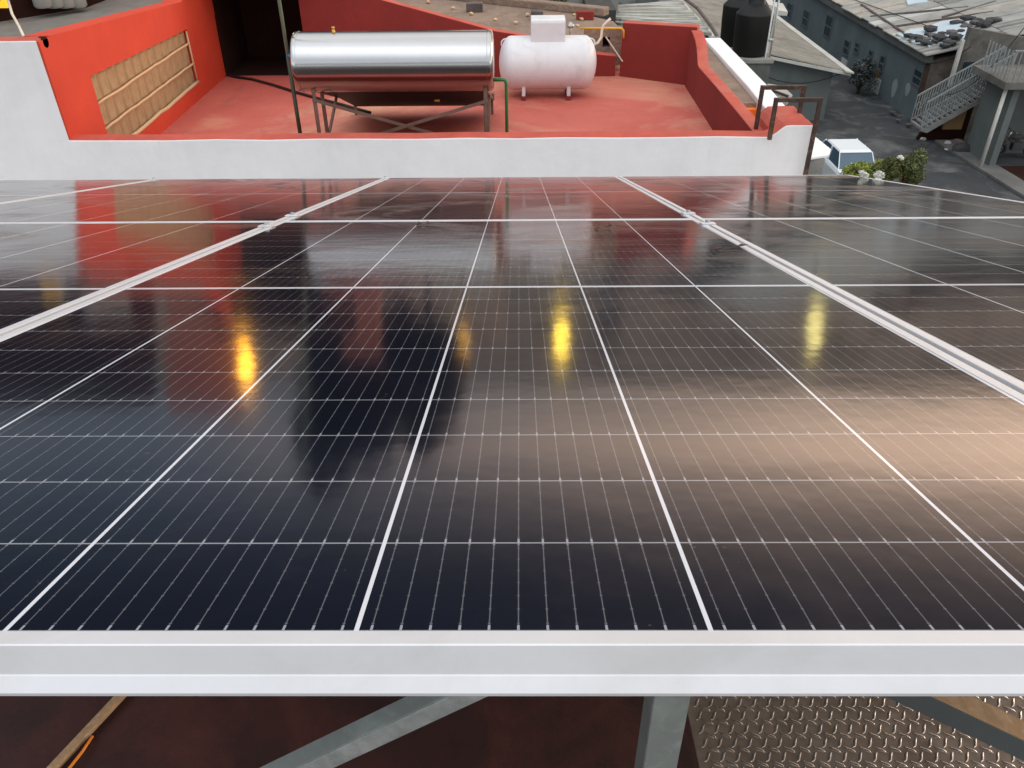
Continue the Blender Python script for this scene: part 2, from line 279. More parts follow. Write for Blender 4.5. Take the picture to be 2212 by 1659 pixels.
# ---------------------------------------------------------------- mesh builder
class MB:
    def __init__(s): s.v=[];s.f=[];s.mi=[];s.sm=[]
    def add(s,vs,fs,mi=0,smooth=False):
        b=len(s.v); s.v+= [Vector(v) for v in vs]
        for i,f in enumerate(fs):
            s.f.append([b+j for j in f]); s.mi.append(mi[i] if isinstance(mi,(list,tuple)) else mi); s.sm.append(smooth)
        return s
    def box(s,x0,x1,y0,y1,z0,z1,mi=0):
        # face order: -z,+z,-y,+y,-x,+x
        return s.add([(x0,y0,z0),(x1,y0,z0),(x1,y1,z0),(x0,y1,z0),(x0,y0,z1),(x1,y0,z1),(x1,y1,z1),(x0,y1,z1)],
            [(0,3,2,1),(4,5,6,7),(0,1,5,4),(2,3,7,6),(3,0,4,7),(1,2,6,5)],mi)
    def obox(s,c,ax,ay,az,hx,hy,hz,mi=0):
        c=Vector(c); vs=[]
        for k in (-1,1):
            for (i,j) in ((-1,-1),(1,-1),(1,1),(-1,1)): vs.append(c+ax*hx*i+ay*hy*j+az*hz*k)
        return s.add(vs,[(0,3,2,1),(4,5,6,7),(0,1,5,4),(2,3,7,6),(3,0,4,7),(1,2,6,5)],mi)
    def prism(s,pts,ext,mi=0,side=None,smooth=False):
        """pts: planar polygon; ext: extrusion vector"""
        n=len(pts); a=[Vector(p) for p in pts]; b=[p+Vector(ext) for p in a]
        fs=[tuple(range(n))[::-1],tuple(range(n,2*n))]+[(i,(i+1)%n,n+(i+1)%n,n+i) for i in range(n)]
        if side is None: m=[mi]*(n+2)
        else: m=[mi,side[0] if isinstance(side,(list,tuple)) else mi]+[side[1] if isinstance(side,(list,tuple)) else side]*n
        return s.add(a+b,fs,m)
    def tube(s,pts,r,seg=10,cap=True,mi=0):
        P=[Vector(p) for p in pts]; rs=r if isinstance(r,(list,tuple)) else [r]*len(P)
        up=Vector((0,0,1)); vs=[];fs=[]; prev=None
        for i,p in enumerate(P):
            t=(P[min(i+1,len(P)-1)]-P[max(i-1,0)]).normalized()
            if prev is None:
                a=t.cross(up); a=a if a.length>.01 else t.cross(Vector((1,0,0))); a.normalize()
            else: a=(prev-t*prev.dot(t)).normalized()
            prev=a; b=t.cross(a)
            for j in range(seg):
                th=2*math.pi*j/seg; vs.append(p+(a*math.cos(th)+b*math.sin(th))*rs[i])
        for i in range(len(P)-1):
            for j in range(seg): fs.append((i*seg+j,i*seg+(j+1)%seg,(i+1)*seg+(j+1)%seg,(i+1)*seg+j))
        s.add(vs,fs,mi,True)
        if cap:
            s.add(vs[:seg],[tuple(range(seg))[::-1]],mi); s.add(vs[-seg:],[tuple(range(seg))],mi)
        return s
    def lathe(s,prof,o,axis='x',seg=48,mi=0,smooth=True):
        """prof: list of (t along axis, radius)"""
        o=Vector(o); vs=[];fs=[]
        for t,r in prof:
            for j in range(seg):
                th=2*math.pi*j/seg; c,q=math.cos(th)*r,math.sin(th)*r
                vs.append(o+(Vector((t,c,q)) if axis=='x' else (Vector((c,q,t)) if axis=='z' else Vector((q,t,c)))))
        for i in range(len(prof)-1):
            for j in range(seg): fs.append((i*seg+j,i*seg+(j+1)%seg,(i+1)*seg+(j+1)%seg,(i+1)*seg+j))
        return s.add(vs,fs,mi,smooth)
    def bar(s,a,b,w,h,mi=0,up=(0,0,1)):
        a=Vector(a);b=Vector(b);t=(b-a).normalized();x=t.cross(Vector(up)).normalized();y=x.cross(t)
        return s.obox((a+b)/2,x,t,y,w/2,(b-a).length/2,h/2,mi)
    def blob(s,c,rx,ry,rz,mi=0,jit=.25,seed=0,sub=2):
        bm=bmesh.new(); bmesh.ops.create_icosphere(bm,subdivisions=sub,radius=1); rr=random.Random(seed)
        vs=[]
        for v in bm.verts:
            k=1+rr.uniform(-jit,jit); vs.append(Vector(c)+Vector((v.co.x*rx*k,v.co.y*ry*k,v.co.z*rz*k)))
        s.add(vs,[tuple(v.index for v in f.verts) for f in bm.faces],mi); bm.free(); return s
    def leaves(s,c,rx,ry,rz,n,size,seed=0,mi=0,clump=8):
        rr=random.Random(seed); C=Vector(c)
        cl=[]
        for i in range(clump):
            d=Vector((rr.gauss(0,1),rr.gauss(0,1),rr.gauss(0,1))).normalized()*rr.uniform(.25,.8)
            cl.append((Vector((d.x*rx,d.y*ry,d.z*rz)),rr.uniform(.28,.5)))
        for i in range(n):
            o,k=rr.choice(cl); d=Vector((rr.gauss(0,1),rr.gauss(0,1),rr.gauss(0,1))).normalized()*(rr.random()**.4)
            p=C+o+Vector((d.x*rx*k,d.y*ry*k,d.z*rz*k))
            a=Vector((rr.gauss(0,1),rr.gauss(0,1),rr.gauss(0,.6))).normalized(); b=a.cross(Vector((rr.gauss(0,1),rr.gauss(0,1),rr.gauss(0,1)))).normalized()
            l=size*rr.uniform(.6,1.3)
            s.add([p-a*l*.5,p+b*l*.22,p+a*l*.5,p-b*l*.22],[(0,1,2,3)],mi)
        return s
    def build(s,name,mats,parent=None,bevel=0,sub=0,local=False):
        me=bpy.data.meshes.new(name); off=Vector((0,0,0))
        if parent is not None and not local:
            q_=parent
            while q_ is not None: off=off+q_.location; q_=q_.parent
        cen=None
        if parent is None:
            xs=[v.x for v in s.v];ys=[v.y for v in s.v];zs=[v.z for v in s.v]; off=Vector(((min(xs)+max(xs))/2,(min(ys)+max(ys))/2,min(zs)))
        me.from_pydata([v-off for v in s.v],[],s.f)
        mats=mats if isinstance(mats,(list,tuple)) else [mats]
        for m in mats: me.materials.append(MT[m])
        for p,mi,sm in zip(me.polygons,s.mi,s.sm): p.material_index=mi; p.use_smooth=sm
        me.update()
        bm=bmesh.new(); bm.from_mesh(me); bmesh.ops.remove_doubles(bm,verts=bm.verts,dist=1e-5); bmesh.ops.recalc_face_normals(bm,faces=bm.faces); bm.to_mesh(me); bm.free()
        o=bpy.data.objects.new(name,me); COL.objects.link(o)
        if parent is not None: o.parent=parent
        else: o.location=off
        if bevel:
            b=o.modifiers.new('bevel','BEVEL'); b.width=bevel; b.segments=2; b.limit_method='ANGLE'; b.angle_limit=R(40)
        return o
def tag(o,label=None,cat=None,group=None,kind=None):
    if label:o['label']=label
    if cat:o['category']=cat
    if group:o['group']=group
    if kind:o['kind']=kind
    return o
def empty(name,loc,label=None,cat=None,group=None):
    o=bpy.data.objects.new(name,None); COL.objects.link(o); o.location=loc; o.empty_display_size=.2
    return tag(o,label,cat,group)
def copy_tree(src,loc,label,group=None):
    r=src.copy(); COL.objects.link(r); r.location=loc; r['label']=label
    if group: r['group']=group
    for ch in list(src.children):
        c=ch.copy(); COL.objects.link(c); c.parent=r
        for g in list(ch.children):
            d=g.copy(); COL.objects.link(d); d.parent=c
    return r
def rough_edge(poly,n,amp,seed):
    """subdivide a 3-D polygon outline and wobble it in-plane"""
    rr=random.Random(seed); out=[]
    for i in range(len(poly)):
        a,b=Vector(poly[i]),Vector(poly[(i+1)%len(poly)])
        for j in range(n):
            p=a.lerp(b,j/n)
            if j: p+=Vector((rr.uniform(-amp,amp),rr.uniform(-amp,amp),rr.uniform(-amp,amp)))
            out.append(p)
    return out

# ================================================================ STRUCTURE
FZ=8.9      # red terrace floor level
g=MB(); g.box(-900,900,-300,1600,-.3,-.004); tag(g.build('ground','earth'),kind='structure')
g=MB(); g.box(6,24,6,400,-.1,.0); tag(g.build('street','asphalt'),kind='structure')
# hills beyond
def ridge(name,y,x0,x1,h0,h1,seed,m,n=90):
    rr=random.Random(seed); pts=[]; ph=[rr.uniform(0,6.28) for _ in range(6)]
    b=MB(); top=[]
    for i in range(n+1):
        t=i/n; x=x0+(x1-x0)*t
        h=h0+(h1-h0)*t+ (abs(h0)+abs(h1))*.5*(.18*math.sin(5*t*2+ph[0])+.08*math.sin(17*t+ph[1])+.04*math.sin(41*t+ph[2])+.02*rr.uniform(-1,1))
        top.append((x,h))
    vs=[];fs=[]
    for x,h in top: vs+=[(x,y,-2),(x,y+.15*abs(y),max(h,1)),(x,y+1.2*abs(y)*.5,-2)]
    for i in range(n):
        a=3*i; fs+=[(a,a+3,a+4,a+1),(a+1,a+4,a+5,a+2)]
    b.add(vs,fs); return tag(b.build(name,m),kind='structure')
ridge('hills',420,-700,900,26,14,3,'earth')

# ================================================================ RED HOUSE
H=empty('red_house',(-.9,9,0),'house with a red painted roof terrace behind a low white parapet','house')
XL=-3.96; XR=2.12; YF=7.05
# terrace floor
g=MB(); g.box(XL-.02,XR+.02,YF+.17,12.45,FZ-.22,FZ); g.build('roof_floor','floor',H)
# front wall: white face, lit-toned red top, shade-toned red back (material per face)
def fbox(g,x0,x1,y0,y1,z0,z1): g.box(x0,x1,y0,y1,z0,z1,[1,1,0,1,1,1])
g=MB()
top=9.43
prof=[(XL,top),(2.16,top-.02)]
xs=[2.16,2.20,2.24,2.28,2.31,2.35]; zz=[.0,.012,.04,.075,.095,.10]
prof=[(XL,top)]+[(XL+(2.16-XL)*i/14,top+random.uniform(-.008,.008)) for i in range(1,14)]+[(x,top-.01+z) for x,z in zip(xs,zz)]+[(2.55,top+.09)]
poly_=None
poly=[(-7.5,YF,10.24),(XL-.01,YF,10.255)]+[(x,YF,z) for x,z in prof]+[(2.55,YF,5.0),(-7.5,YF,5.0)]
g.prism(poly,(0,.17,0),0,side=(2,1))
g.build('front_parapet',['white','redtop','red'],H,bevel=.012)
# bump pier at right end
g=MB(); pr=[(2.225,top+.005),(2.26,top+.05),(2.30,top+.083),(2.36,top+.087),(2.545,top+.087),(2.545,8.6),(2.225,8.6)]
g.prism([(x,YF+.173,z) for x,z in pr],(0,.42,0),0); g.build('corner_pier','redtop',H,bevel=.012)
# left high piece facing camera
g=MB(); g.box(XL-.01,XL+.004,YF+.012,YF+.21,9.40,10.24); g.build('wall_return','orange',H)
# left side wall in YZ with vent opening: build from strips
def sidez(y): return 10.25-(y-7.25)*.083
VY0,VY1,VZ0,VZ1=7.74,10.33,9.075,9.80
def vtop(y): return VZ1-(y-VY0)*.04
g=MB(); X0,X1=XL-.22,XL
def pz(poly): g.prism([(X0,a,b) for a,b in poly],(X1-X0,0,0))
pz([(7.255,5),(VY0,5),(VY0,sidez(VY0)),(7.255,sidez(7.25))])
pz([(VY0,5),(VY1,5),(VY1,VZ0),(VY0,VZ0)])
pz([(VY0,vtop(VY0)),(VY1,vtop(VY1)),(VY1,sidez(VY1)),(VY0,sidez(VY0))])
pz([(VY1,5),(11.36,5),(11.34,9.3),(11.36,9.66),(11.5,9.72),(11.62,9.80),(11.95,9.84),(12.0,10.6),(VY1,sidez(VY1))])
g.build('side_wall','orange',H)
# lattice blocks
g=MB(); nb=13
g.box(XL-.12,XL-.0501,VY0,VY1,VZ0,VZ1-.001)
rowsz=[(VZ0+.01,VZ0+.225),(VZ0+.245,VZ0+.46),(VZ0+.48,VZ0+.70)]
for ri,(za,zb) in enumerate(rowsz):
    for i in range(nb):
        ya=VY0+(VY1-VY0)*i/nb+.006; yb=VY0+(VY1-VY0)*(i+1)/nb-.006; ym=(ya+yb)/2; zt=min(zb,vtop(yb)-.015)
        fl=.055
        g.add([(XL-.05,ya,za),(XL-.05,yb,za),(XL-.05,yb,zt),(XL-.05,ya,zt),(XL-.033,ya+.02,za+.01),(XL-.033,yb-.05,zt-.02),(XL-.033,ym-fl,zt-.01),(XL-.046,ym,(za+zt)/2)],
              [(0,1,7,4),(1,2,5,7),(2,3,6,5),(3,0,4,6),(4,7,5,6)])
g.build('lattice_blocks','tan',H)
g=MB()
for z in (VZ0+.235,VZ0+.47): 
    pts=[(XL-.012+random.uniform(-.004,.004),VY0+(VY1-VY0)*i/16,z+random.uniform(-.005,.005)) for i in range(17)]
    g.tube(pts,.013,6)
g.tube([(XL-.012,VY1-.01,VZ0),(XL-.012,VY1-.02,vtop(VY1)-.02)],.012,6); g.tube([(XL-.008,VY0+(VY1-VY0)*i/12,VZ0+.01+random.uniform(-.01,.01)) for i in range(13)],.02,6)
g.build('mortar_joint','mortar',H)
hp=at(99,91,X=XL+.004)
g=MB(); g.lathe([(0,.0001),(0,.045),(-.04,.045)],hp,'x',16); g.build('drain_hole','shed',H)
# back wall
def zb(px,py,Y): return at(px,py,Y=Y)
BY=11.2
tops=[(-2.78,10.55),(-2.74,zb(650,-20,BY).z+.02)]
tl=[(830,1),(1070,67),(1108,73),(1288,117),(1331,121)]
tops=[(-2.80,at(640,-52,Y=BY).z)]+[(at(a,b,Y=BY).x,at(a,b,Y=BY).z) for a,b in tl]
g=MB(); poly=[(x,BY,z) for x,z in tops]+[(tops[-1][0],BY,5),(-2.80,BY,5)]
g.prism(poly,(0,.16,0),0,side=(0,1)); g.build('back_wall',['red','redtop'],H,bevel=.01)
# raised right piece, skewed
A=at(1345,49,Y=BY); B=at(1496,58,Y=10.72)
g=MB(); d=Vector((.06,.17,0))
a0=Vector((A.x,BY,A.z)); b0=Vector((B.x+.06,10.70,B.z))
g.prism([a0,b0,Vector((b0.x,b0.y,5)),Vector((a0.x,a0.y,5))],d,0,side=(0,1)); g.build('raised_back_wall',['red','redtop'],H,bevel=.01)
# right parapet (profile in YZ)
pf=[(YF+.176,9.375),(8.0,9.36),(9.0,9.335),(9.98,9.30),(10.06,9.31),(10.11,9.345),(10.17,9.405),(10.26,9.47),(10.38,9.52),(10.55,9.555),(10.69,9.57),(10.69,5),(YF+.176,5)]
g=MB(); g.prism([(XR,y,z) for y,z in pf],(.135,0,0),0,side=(0,1)); g.build('side_parapet',['red','redtop'],H,bevel=.012)  # shaded inner side and lit top painted as two reds
# shed recess, its shade painted into near-black walls and floor
g=MB(); g.box(XL-.8,-2.6,12.45,12.6,5,10.6); g.box(-2.79,-2.62,11.365,12.45,5,10.118); g.build('shed_wall','shed',H)
g=MB(); g.box(XL,-2.80,11.37,12.44,FZ-.01,FZ+.006); g.build('shed_floor_shade','shed',H)  # dark sheet carrying the painted shade of the recess floor
g=MB(); g.box(XL-.5,-2.62,11.95,12.44,10.12,10.6); g.box(XL+.002,-2.62,10.95,11.95,10.12,10.6); g.build('shed_shade_roof','shed',H)  # unseen; added low and forward to keep light out of the recess
g=MB(); g.box(XL+.001,XL+.012,11.38,12.44,FZ,10.118); g.build('shed_side_wall','shed',H)
# upper red wall behind the side wall
g=MB(); g.box(-5.6,-4.47,12.62,12.8,5,11.75); g.build('upper_wall','pinkwall',H)
# outer right facade + lower roof
WZ=CAMZ-2.9
yl=at(1625,223,Z=WZ-.05).y; g=MB(); g.box(XR+.139,2.998,yl,13.9,4,WZ-.05); g.build('lower_roof','brown',H)
g=MB(); g.box(XR+.140,2.996,yl-.1,yl-.003,4,WZ-.10); g.build('lower_front_panel','vivid',H)
g=MB(); g.prism([(3.0,9.3,WZ-.01),(3.0,11,WZ+.02),(3.0,14.0,WZ-.01),(3.0,14.0,4),(3.0,9.3,4)],(.27,0,0)); g.build('white_side_parapet','white',H,bevel=.015)
g=MB(); g.box(-7.5,2.5,7.26,11.0,0,5.0); g.build('house_body','white',H)

# ================================================================ NEIGHBOUR (left)
Nb=empty('dark_house',(-6,10,0),'dark roofed house with a grey concrete ledge behind the orange wall','house')
g=MB(); g.box(-6.1,XL-.225,7.3,12.5,9.75,9.98); g.build('ledge','ledge',Nb,bevel=.02)
wl_=[at(-120,66,Z=9.98),at(62,37,Z=9.98),at(185,17,Z=9.98),at(245,-6,Z=9.98)]
g=MB(); back_=Vector((-.8,1.0,0))
for a_,b_ in zip(wl_[:-1],wl_[1:]): g.prism([a_,b_,b_+back_,a_+back_],(0,0,1.5))
g.build('wall','shed',Nb)
g=MB()
for a_,b_ in zip(wl_[:-1],wl_[1:]): g.prism([a_+Vector((.1,-.15,1.503)),b_+Vector((.1,-.15,1.503)),b_+back_+Vector((0,0,1.503)),a_+back_+Vector((0,0,1.503))],(0,0,.1))
g.build('roof','ledge',Nb)
def wally(px_):
    t_=(px_-62)/(185-62); return (wl_[1].lerp(wl_[2],t_)).y
g=MB()
for i in range(4):
    pxx=94+i*25; c=at(pxx,12,Y=wally(pxx)-.16); g.lathe([(c.z-.02,.075),(c.z,.095),(c.z+.35,.10),(c.z+.36,.0001)],(c.x,c.y,0),'z',16)
g.build('curtain','curtain',Nb)
c=at(5,4,Y=wally(5)-.12); g=MB(); g.box(c.x-.14,c.x+.05,c.y-.03,c.y+.02,c.z-.055,c.z+.035); g.build('lit_window','litwin',Nb)
g=MB(); g.tube([at(14,-10,X=-5),at(26,30,X=-4.8),at(40,55,X=-4.6),at(52,80,X=-4.25)],.012,6); tag(g.build('dangling_cable','cream'),'thin pale cable dropping onto the end of the orange wall','cable')

# ================================================================ SOLAR ARRAY
PW,PL,PIT,PITV=1.303,2.172,1.313,2.182
def frame_mesh():
    g=MB(); hx=PW/2
    prof=[(.0135,-.0016),(.0135,-.0003),(.0008,0),(0,-.0008),(0,-.0205),(-.0008,-.0212),(-.0042,-.0305),(-.0034,-.033),(.022,-.033),(.022,-.0315),(.002,-.0315),(.002,-.0030)]
    vs=[];n=len(prof)
    for sx,sy in ((-1,0),(1,0),(1,1),(-1,1)):
        for o,h in prof:
            vs.append((sx*(hx-o),(o if sy==0 else PL-o),h))
    fs=[]
    for c in range(4):
        for i in range(n):
            j=(i+1)%n; fs.append((c*n+i,c*n+j,((c+1)%4)*n+j,((c+1)%4)*n+i))
    g.add(vs,fs); return g
plabels={(0,0):'front row solar panel nearest the camera with its long metal edge across the picture',
(0,-1):'front row solar panel on the left, beyond the wide pale frame seam',
(0,1):'front row solar panel on the right, beyond the double frame seam',
(1,0):'back row solar panel in the middle, just before the white parapet',
(1,-1):'back row solar panel mirroring the orange wall',
(1,1):'back row solar panel at the right end of the array by the plants',
(1,-2):'back row solar panel at the far left end of the array'}
proto=None
for (j,i),lab in plabels.items():
    p=pan(i*PIT,j*PITV)
    if proto is None:
        proto=empty('solar_module',p,lab,'solar panel','solar panels of the roof array'); proto.rotation_euler=(-TILT,0,0)
        g=MB(); g.box(-PW/2+.004,PW/2-.004,.004,PL-.004,-.006,-.0012); g.build('cell_glass','cells',proto,local=True)
        frame_mesh().build('frame','alu',proto,local=True)
    else: copy_tree(proto,p,lab)
# clamps
cl=None
for (u,v,lab) in ((-.6565,2.04,'left front clamp on the wide frame seam, nearer than the cross seam'),(-.6565,2.33,'left clamp on the wide frame seam just beyond the cross seam'),
                  (-.6565,4.30,'small clamp at the far end of the left frame seam'),(.6565,2.04,'right clamp on the double frame seam, nearer than the cross seam'),
                  (.6565,2.33,'right clamp on the double frame seam just beyond the cross seam'),(-1.9695,4.30,'small clamp at the far end of the leftmost frame seam')):
    p=pan(u,v)
    if cl is None:
        cl=empty('panel_clamp',p,lab,'clamp','clamps holding the solar panels'); cl.rotation_euler=(-TILT,0,0)
        g=MB(); g.box(-.021,.021,-.02,.02,.0005,.0045); g.box(-.0045,.0045,-.02,.02,-.03,.0005); g.build('clamp_plate','alu',cl,local=True,bevel=.001)
        g=MB(); g.lathe([(.0045,.0075),(.012,.0075),(.0125,.0045),(.0085,.0045),(.0085,.0001)],(0,0,0),'z',12,smooth=False); g.build('bolt','galv',cl,local=True)
    else: copy_tree(cl,p,lab)
# support frame
S=empty('support_frame',(.2,.5,FZ),'galvanised steel frame with post and slanted braces under the solar panels','frame')
pt=at(1452,1505,Y=.50)
g=MB(); px=at(1470,1600,Y=.475).x
xa_=at(1405,1560,Y=.475).x; xb_=at(1482,1560,Y=.475).x; zt0=pan(0,.1).z-.05
g.box(xa_,xb_,.475,.478,FZ,zt0); g.box(xa_,xa_+.003,.4785,.515,FZ,zt0); g.box(xb_-.003,xb_,.4785,.515,FZ,zt0)
g.build('post','greysteel',S,bevel=.0015)
def angle(g,a,b,w,t,n1,n2):
    a=Vector(a);b=Vector(b);T=(b-a).normalized(); n1=(Vector(n1)-T*Vector(n1).dot(T)).normalized(); n2=T.cross(n1).normalized()*(1 if T.cross(n1).dot(Vector(n2))>0 else -1)
    m=(a+b)/2; L=(b-a).length/2
    g.obox(m+n1*w/2,n1,T,n2,w/2,L,t/2,0); g.obox(m+n2*(w/2+t*.4),n2,T,n1,w/2,L,t/2,1 if True else 0)
def vee(name,r0,r1,Yp,up_w,dn_w,ups,dns,k0,k1,lab,m):
    """angle iron with its ridge towards the camera"""
    A=at(*r0,Y=Yp);B=at(*r1,Y=Yp);d=B-A;A=A-d*k0;B=B+d*k1
    T_=(B-A).normalized(); V=((A+B)/2-CAM).normalized(); P=T_.cross(V).normalized()
    if P.z<0: P=-P
    V=V-T_*V.dot(T_); V.normalize(); g=MB()
    for w_,sg,aw,mi in ((up_w,1,ups,0),(dn_w,-1,dns,1)):
        n_=(P*sg+V*aw).normalized(); q=n_.cross(T_).normalized(); m_=(A+B)/2+n_*(w_/2)
        g.obox(m_,n_,T_,q,w_/2,(B-A).length/2,.0013,mi)
    o=g.build(name,m,S,bevel=.0006); o['label']=lab
vee('brace',(975,1500),(640,1659),.50,.020,.020,.55,.7,.3,2.2,'slanted angle iron brace left of the post',['greysteel','galv'])  # lit and shaded face of one angle iron, painted as two steels
vee('brace',(2021,1509),(2212,1600),.55,.028,.024,.9,.5,.6,2,'tan topped angle iron brace right of the post',['tanprimer','darksteel'])
g=MB()
for v in (.55,1.75,2.7,3.9):
    for u0,u1 in ((-2.62,1.95),):
        c=(pan(u0,v,-.055)+pan(u1,v,-.055))/2; ax=Vector((1,0,0)); ay=Rt@Vector((0,1,0)); az=Rt@Vector((0,0,1)); g.obox(c,ax,ay,az,(u1-u0)/2,.02,.02)
g.build('rail','galv',S)
g=MB()
for u in (-2.2,.75,1.8):
    for v in (1.75,3.9):
        if u==.75 and v<2: continue
        p=pan(u,v,-.08); g=MB(); g.box(p.x-.025,p.x+.025,p.y-.025,p.y+.025,FZ,p.z); g.build('rear_post','galv',S)
# near roof
Nr=empty('near_house',(-1,2,0),'shaded red roof floor of the house under the solar panels','house')
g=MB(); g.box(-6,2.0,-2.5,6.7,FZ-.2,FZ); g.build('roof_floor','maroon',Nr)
g=MB(); g.box(-6,2.0,-2.4,6.6,0,FZ-.2); g.build('house_wall','white',Nr)
# diamond plate
PZ=CAMZ-1.75
q0=at(1497,1560,Z=PZ); q1=at(1527,1659,Z=PZ)
DP=empty('diamond_plate',(.9,1.3,PZ),'brown diamond tread plate walkway beside the steel post','metal plate')
g=MB(); xl=q0.x; g.prism([(xl+.002,.7,PZ),(2.2,.7,PZ),(2.2,1.95,PZ),(xl-.012,1.95,PZ),(xl-.01,1.25,PZ)],(0,0,-.006)); g.box(xl+.02,2.2,.72,.74,PZ-.06,PZ-.007); g.box(xl+.02,xl+.04,.75,1.94,PZ-.06,PZ-.007)
g.build('plate_sheet','plate',DP)
g=MB(); pitch=.0345
def lug(cx,cy,ang,L=.031,W=.0066,Hh=.0021):
    c,s_=math.cos(ang),math.sin(ang); n=5; vs=[];fs=[]
    for i in range(n+1):
        t=-1+2*i/n; wv=W/2*math.sqrt(max(0,1-t*t))+.0002; bow=.0022*math.sin(math.pi*t)*.7
        for k,hh in ((-1,0),(0,Hh*(1-t*t*.7)),(1,0)):
            lx=t*L/2; ly=k*wv+bow
            vs.append((cx+lx*c-ly*s_,cy+lx*s_+ly*c,PZ+.0001+hh))
    for i in range(n):
        for k in range(2): fs.append((3*i+k,3*i+k+1,3*i+k+4,3*i+k+3))
    g.add(vs,fs,0,True)
ny=int(1.2/pitch)
for iy in range(0,36):
    for ix in range(0,54):
        x=xl+.018+ix*pitch+(pitch/2 if 0 else 0); y=.72+iy*pitch
        lug(x,y,R(54)); 
        if x+pitch/2<2.19: lug(x+pitch/2,y+pitch/2,R(-36))
g.build('tread_lugs','lug',DP)
# rusty bar and orange cable on the near floor
a=at(268,1495,Z=FZ+.03); b=at(115,1659,Z=FZ+.03); d=b-a
g=MB(); g.bar(a-d*.5,b+d*.5,.035,.02); tag(g.build('rusty_bar','tanprimer',bevel=.003),'rusty flat bar lying on the dark red floor at lower left','metal bar')
g=MB(); a2=at(200,1590,Z=FZ+.03); b2=at(150,1659,Z=FZ+.03); g.tube([a2,(a2+b2)/2+Vector((.004,0,0)),b2,b2+(b2-a2)],.006,6); tag(g.build('orange_cord','orangecable'),'short orange cord beside the rusty bar on the floor','cord')

# ================================================================ SOLAR WATER HEATER
HY=7.85; zc=(at(852,68,Y=HY).z+at(852,195,Y=HY).z)/2; hr=.262
x0=at(641,131,Y=HY).x; x1=at(1066,131,Y=HY).x
W=empty('solar_water_heater',((x0+x1)/2,HY,FZ),'solar water heater with a long stainless steel tank on a brown steel stand','water heater')
t=MB(); t.lathe([(.045,hr),(.05,hr),(x1-x0-.05,hr),(x1-x0-.045,hr)],(x0,HY,zc),'x',72); tank=t.build('tank','steel',W)
t=MB(); t.lathe([(0,.0001),(0,hr*.90),(.004,hr*.96),(.015,hr*1.0),(.045,hr*1.012),(.052,hr*1.012),(.053,hr)],(x0,HY,zc),'x',64); t.build('end_cap','steel',W)
t=MB(); L=x1-x0; t.lathe([(L,.0001),(L,hr*.90),(L-.004,hr*.96),(L-.015,hr*1.0),(L-.045,hr*1.012),(L-.052,hr*1.012),(L-.053,hr)],(x0,HY,zc),'x',64); t.build('end_cap','steel',W)
p=at(720,66,Y=HY); t=MB(); t.lathe([(zc+hr-.01,.016),(zc+hr+.012,.016),(zc+hr+.013,.011),(zc+hr+.03,.011),(zc+hr+.031,.018),(zc+hr+.042,.015),(zc+hr+.042,.0001)],(p.x,HY,0),'z',14); t.build('valve','copper',W)
ly=HY-.17
lx0,lx1=at(683,240,Y=ly).x,at(1049,240,Y=ly).x
for xx in (lx0,lx1):
    t=MB(); t.box(xx-.018,xx+.018,ly,ly+.003,FZ,zc-.2); t.box(xx-.018,xx-.015,ly,ly+.036,FZ,zc-.2); t.build('leg','frame',W)
    t=MB(); t.bar((xx,HY+.15,zc-.22),(xx,HY+.15,FZ),.03,.03,up=(0,1,0)); t.build('leg','frame',W)
    t=MB(); t.bar((xx,ly+.02,zc-hr*.8),(xx,HY+1.72,FZ+.16),.035,.03); t.build('side_rail','frame',W)
    t=MB(); t.bar((xx+.01,ly+.05,FZ+.15),(xx+.01,HY+.75,FZ+.48),.025,.02); t.build('side_brace','frame',W)
    t=MB(); t.bar((xx,HY+1.70,FZ+.17),(xx,HY+1.70,FZ),.03,.03,up=(0,1,0)); t.build('leg','frame',W)
t=MB(); t.bar((lx0-.02,ly-.006,zc-hr-.03),(lx1,ly-.006,FZ+.22),.03,.006,up=(0,1,0)); t.build('cross_brace','frame',W)
t=MB(); t.bar((lx1+.02,ly-.013,zc-hr-.05),(lx0,ly-.013,FZ+.20),.03,.006,up=(0,1,0)); t.build('cross_brace','frame',W)
ntb=24
for i in range(ntb):
    x=lx0+.05+(lx1-lx0-.10)*i/(ntb-1)
    t=MB(); t.tube([(x,HY+.12,zc-.18),(x,HY+1.66,FZ+.20)],.029,12); t.build('glass_tube','tubeglass',W)
t=MB(); q_=[(lx0+.02,HY+.15,zc-.28),(lx1-.02,HY+.15,zc-.28),(lx1-.02,HY+1.62,FZ+.13),(lx0+.02,HY+1.62,FZ+.13)]; t.prism(q_,(0,0,-.012)); t.build('dark_backing','black',W)  # added black sheet that darkens the tube gaps and the floor below
t=MB(); t.bar((lx0-.03,HY+1.70,FZ+.2),(lx1+.03,HY+1.70,FZ+.2),.06,.07); t.build('lower_rail','frame',W)
t=MB(); t.bar((lx0,HY+.30,zc-hr-.045),(lx1,HY+.30,zc-hr-.045),.03,.035); t.build('upper_rail','galv',W)
p=at(944,217,Y=HY+.25); t=MB(); t.tube([p-Vector((.025,0,0)),p+Vector((.025,0,0))],.014,8); t.build('drain_plug','copper',W)
